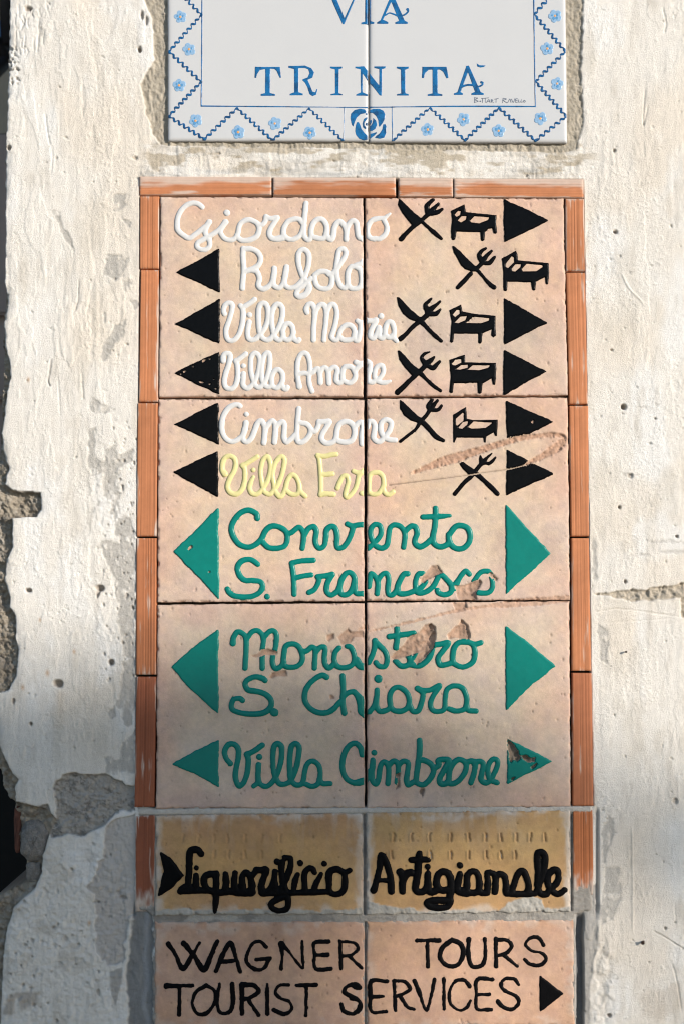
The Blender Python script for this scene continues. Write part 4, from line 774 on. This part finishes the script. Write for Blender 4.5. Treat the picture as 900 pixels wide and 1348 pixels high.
LS = [((185, 259), (210, 259), (209.5, 354), (184.5, 354)), ((186, 356), (209.5, 356), (208.5, 529), (183.5, 529)), ((182, 531), (208, 531), (206.5, 706), (180.5, 706)), ((180.5, 708.5), (206.5, 708.5), (206, 888), (180, 888)), ((180.5, 891), (206, 891), (203.5, 1062), (177.5, 1062)), ((179, 1074), (204.5, 1073), (203.5, 1200), (178.5, 1200))]
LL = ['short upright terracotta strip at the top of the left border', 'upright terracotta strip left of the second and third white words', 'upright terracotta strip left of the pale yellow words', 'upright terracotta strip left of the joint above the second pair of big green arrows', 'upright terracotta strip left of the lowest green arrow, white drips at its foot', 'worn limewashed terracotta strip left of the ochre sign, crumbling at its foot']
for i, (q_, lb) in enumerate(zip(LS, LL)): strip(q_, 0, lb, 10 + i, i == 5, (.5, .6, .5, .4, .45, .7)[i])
RS = [((743.5, 262.5), (767.5, 262.5), (768.5, 357), (744.5, 357)), ((744.5, 359.5), (768.5, 359.5), (772.5, 532), (748.5, 532)), ((748.5, 534.5), (773, 534.5), (774.5, 706), (751, 706)), ((751.5, 708.5), (774, 708.5), (777, 883), (752, 883)), ((752.5, 886), (777.5, 886), (780, 1060.5), (753, 1060.5)), ((753.5, 1068), (779, 1066.5), (780, 1178), (753.5, 1178))]
RL = ['short upright terracotta strip at the top of the right border, whitened', 'upright terracotta strip right of the bed and arrow rows, cleanest of the right border', 'upright terracotta strip right of the scratched black arrow', 'upright terracotta strip right of the pointed green arrows, level with the wall crack', 'upright terracotta strip right of the flaking green arrow', 'terracotta strip right of the ochre sign, its foot lost in grey mortar']
for i, (q_, lb) in enumerate(zip(RS, RL)): strip(q_, 0, lb, 20 + i, i == 5, (.8, .35, .3, .3, .3, .5)[i])

# ------------------------------------------------------------------ glazed street-name plaque
plq = thing('street_sign', 'white glazed street name plaque with blue lettering and flowered zigzag border, at the top', 'sign')
PQ = [((221, -150), (484, -150), (484.3, 186.6), (221.6, 186.2)), ((485.6, -150), (741.5, -150), (745.3, 188.6), (485.6, 187.4))]
PT = [make_tile(plq, q_, (.7, .68, .66), (.7, .68, .66), 31 + i, 3.4 + .9 * i, 16, 2.2, 'glazed', .15) for i, q_ in enumerate(PQ)]
def paint(name, prims, mat, polys=(), wob=.12, H=.32, step=.5, k=.3):
    for i, t_ in enumerate(PT): relief(name, [t_], prims, mat, H=H, step=step, top=3.4 + .9 * i - .03, k=k, wob=wob, chip=False, polys=polys, flat=True)
def pgs(s, z): return [(P, (), 0.15) for P in PG(s, *z)]
t8 = (330, 80, .16667); t7 = (425, 0, .14444); t5 = (500, 75, .2222)
paint('lettering', T('565,150,8 600,130,7 640,140,8 690,158,8 740,145,8 772,115,9 766,97,14', *t7), M['blue'], pgs('65,-30 112,-30 195,175 275,0 280,-30 297,-30 290,0 192,228 178,228|40,-45 140,-45 140,-28 40,-28|250,-45 320,-45 320,-28 250,-28|383,-40 432,-40 432,205 465,212 465,228 348,228 348,215 383,205|350,-45 465,-45 465,-30 350,-30|610,-20 632,0 545,190 592,213 592,228 490,228 490,213 520,195|605,-30 640,-30 740,200 768,213 768,228 655,228 655,213 690,200 605,0', t7))
paint('lettering', T('468,192,5 500,175,6 540,172,6 575,182,5 600,172,5 605,160,6 596,156,7', *t5), M['blue'],
  pgs('38,55 233,55 242,140 232,143 205,85 190,72 157,70 155,262 195,270 195,283 83,283 83,270 118,262 118,72 75,80 55,110 47,142 34,140|300,48 430,45 480,65 503,100 490,140 450,158 470,200 490,250 510,255 520,230 530,232 520,275 490,287 465,270 448,215 430,180 408,160 415,150 450,140 465,105 455,75 430,65 380,65 380,255 415,267 415,279 310,280 310,268 345,255 345,72 300,62|628,53 723,53 723,66 697,75 697,262 725,270 725,281 630,281 630,270 665,262 665,75 628,66', t8)
  + pgs('292,615 372,612 420,680 510,790 510,640 465,630 465,615 567,615 567,630 535,640 533,880 515,880 360,680 360,850 402,868 402,880 300,880 300,868 342,850 340,640 292,630|668,618 777,618 777,632 745,645 748,860 777,868 777,881 668,881 668,868 708,860 706,645 668,632', t7)
  + pgs('248,65 390,65 402,130 390,132 372,95 355,82 338,80 338,222 366,228 366,236 280,236 280,228 308,222 308,80 285,82 265,100 257,130 246,130|508,60 522,62 525,75 473,215 487,222 487,230 435,230 435,222 455,215|505,60 522,57 592,215 610,222 610,230 538,230 538,222 560,213|570,45 585,55 622,57 610,66 590,68 571,62', t5))
paint('border_line', T('266.5,-146,.8 266.3,60,.8 265.6,140.6,.8|265.6,140.6,.8 380,141.6,.8 484,142.5,.8 600,141.3,.9 703.5,141.5,.9|703.5,141.5,.8 701.8,40,.8 700,-146,.8|453.2,142,.7 451.8,187,.7|515.4,142,.8 516.2,187,.8'), M['blue'])
def wavy(pts, seed):
    out = []; ph = 0
    for (x0, y0), (x1, y1) in zip(pts[:-1], pts[1:]):
        L_ = math.hypot(x1 - x0, y1 - y0); n = max(int(L_ / 1.2), 4); nw = max(round(L_ / 8.0), 1)
        tx, ty = (x1 - x0) / L_, (y1 - y0) / L_
        for i in range(n):
            s_ = i / n; a_ = math.sin(2 * math.pi * nw * s_ + seed) * 1.9 * min(1, 5 * s_, 5 * (1 - s_) + .05)
            out.append((x0 + (x1 - x0) * s_ - ty * a_, y0 + (y1 - y0) * s_ + tx * a_, 1.25 + .45 * math.sin(2 * math.pi * nw * s_ * 1 + seed + 1.2)))
    out.append((*pts[-1], 1.3)); return np.array(out)
zig = [wavy([(266, -148), (223.5, -110), (266, -67), (223.5, -24), (266, 21), (223.4, 69), (265.5, 109), (223.2, 154), (269.5, 184), (312.5, 143.5), (359, 185.5), (407, 144), (451, 186)], 0),
       wavy([(700, -148), (741, -110), (700.5, -67), (741.5, -24), (702, 20.5), (743, 69), (703.8, 108.6), (744, 154.5), (703.5, 186.5), (655.5, 143.5), (611, 186), (565, 143.5), (517.5, 185.5)], 2)]
for i, t_ in enumerate(PT):
    F_pr = [zig[i]]
    relief('zigzag_border', [t_], F_pr, M['dblue'], H=.32, step=.55, top=3.4 + .9 * i - .03, k=.2, wob=.15, chip=False, flat=True)
t6 = (450, 130, .08889)
paint('rose_emblem', T('358,237,11 359,237,11|362,384,14 362,392,13', *t6), M['blue'], pgs('120,300 130,230 180,180 260,158 330,170 355,200 340,225 270,240 215,290 190,350 165,425 140,400|215,360 245,358 265,400 285,460 330,520 370,560 370,610 320,620 250,600 205,550 190,490 200,410|400,190 460,165 550,165 610,195 635,250 630,310 600,370 555,430 540,420 530,330 500,270 450,225 400,215|605,395 635,390 655,430 650,520 620,590 560,605 480,595 500,565 550,530 590,470|365,285 365,310 335,350 330,410 355,445 340,460 310,435 300,380 320,310|460,300 500,340 515,400 490,460 440,490 400,480 400,440 430,410 450,370|400,350 430,330 440,350 420,390 400,390|415,600 420,535 500,510 515,520 470,565', t6), wob=.1, step=.45)
paint('signature', T('558,245 555,275|558,248 575,250 560,260 578,268 555,275|590,266 594,268 590,271 587,268|597,252 640,248|605,252 603,275|620,250 620,275|628,275 640,258 648,275|632,268 645,268|655,258 655,275|655,258 666,262 656,267 668,275|675,256 697,252|685,255 683,275|725,250 722,277|725,250 745,255 727,263 748,278|752,276 765,255 772,275|775,255 785,275 795,252|812,254 800,255 798,273 812,273|800,263 810,262|818,258 816,273 828,272|833,258 831,273 842,272|850,262 857,268 850,274 844,268 850,262', *t5, r=.42), M['ink'], wob=0, step=.4)
fl = [(238, 23.5), (249.5, 66), (236.5, 113.5), (258, 160), (314, 175), (362, 163.5), (408, 176), (729, 22.5), (719, 65.5), (732, 111.5), (710, 157.5), (655, 173.5), (609, 158.5), (562, 172),
      (249, -22), (238, -67), (249, -110), (716, -22), (729, -67), (716, -110)]
rr = np.random.RandomState(77)
for (fx, fy) in fl:
    i = 0 if fx < 484 else 1; t_ = PT[i]; top = 3.4 + .9 * i - .03
    a0 = rr.uniform(0, 6.28); pet = [np.array([[fx + 5.0 * math.cos(a0 + k * 1.2566), fy + 5.0 * math.sin(a0 + k * 1.2566), rr.uniform(3.6, 4.3)]]) for k in range(5)] + [np.array([[fx, fy, 3.0]])]
    fo = relief('flower', [t_], pet, M['petal'], H=.24, step=.6, top=top, k=.5, wob=.5, chip=False, flat=True)[0]
    inn = [np.array([[fx + 3.6 * math.cos(a0 + k * 1.2566 + .25), fy + 3.6 * math.sin(a0 + k * 1.2566 + .25), rr.uniform(1.5, 2.4)]]) for k in range(5) if rr.rand() > .2]
    tmp = []
    tmp += relief('flower_shade', [t_], inn, M['petal2'], H=.36, step=.6, top=top, k=.3, wob=.6, chip=False, flat=True)
    tmp += relief('flower_dot', [t_], [np.array([[fx, fy, 1.7]])], M['orange'], H=.5, step=.6, top=top, k=.3, wob=.5, chip=False, flat=True)
    # join the brush touches into the one flower
    import bmesh
    bm = bmesh.new(); bm.from_mesh(fo.data)
    for j, o in enumerate(tmp):
        fo.data.materials.append(o.data.materials[0]); n0 = len(bm.faces); bm.from_mesh(o.data); bm.faces.ensure_lookup_table()
        for f in bm.faces[n0:]: f.material_index = j + 1
        me = o.data; bpy.data.objects.remove(o); bpy.data.meshes.remove(me)
    bm.to_mesh(fo.data); bm.free()

# ------------------------------------------------------------------ nails
def nail(px, py, r, ln, label, tilt=(0, 0)):
    import bmesh
    P = at(px, py, 0); bm = bmesh.new()
    bmesh.ops.create_cone(bm, cap_ends=True, segments=12, radius1=r * .6, radius2=r * .55, depth=ln * 2)
    hd = bmesh.ops.create_cone(bm, cap_ends=True, segments=14, radius1=r, radius2=r * .85, depth=r * .5)
    for v in hd['verts']: v.co.z += ln
    me = bpy.data.meshes.new('nail'); bm.to_mesh(me); bm.free(); me.materials.append(M['rust'])
    o = bpy.data.objects.new('nail', me); COL.objects.link(o); o.location = tuple(P); o.rotation_euler = (math.radians(90 + tilt[0]), 0, math.radians(tilt[1]))
    tag(o, label, 'nail')
nail(822.5, 858, .0011, .0042, 'tiny rusty nail in the plaster right of the upper green arrows')
nail(846.5, 1239, .0019, .0055, 'thick rusty screw stub low on the right plaster', (8, -20))
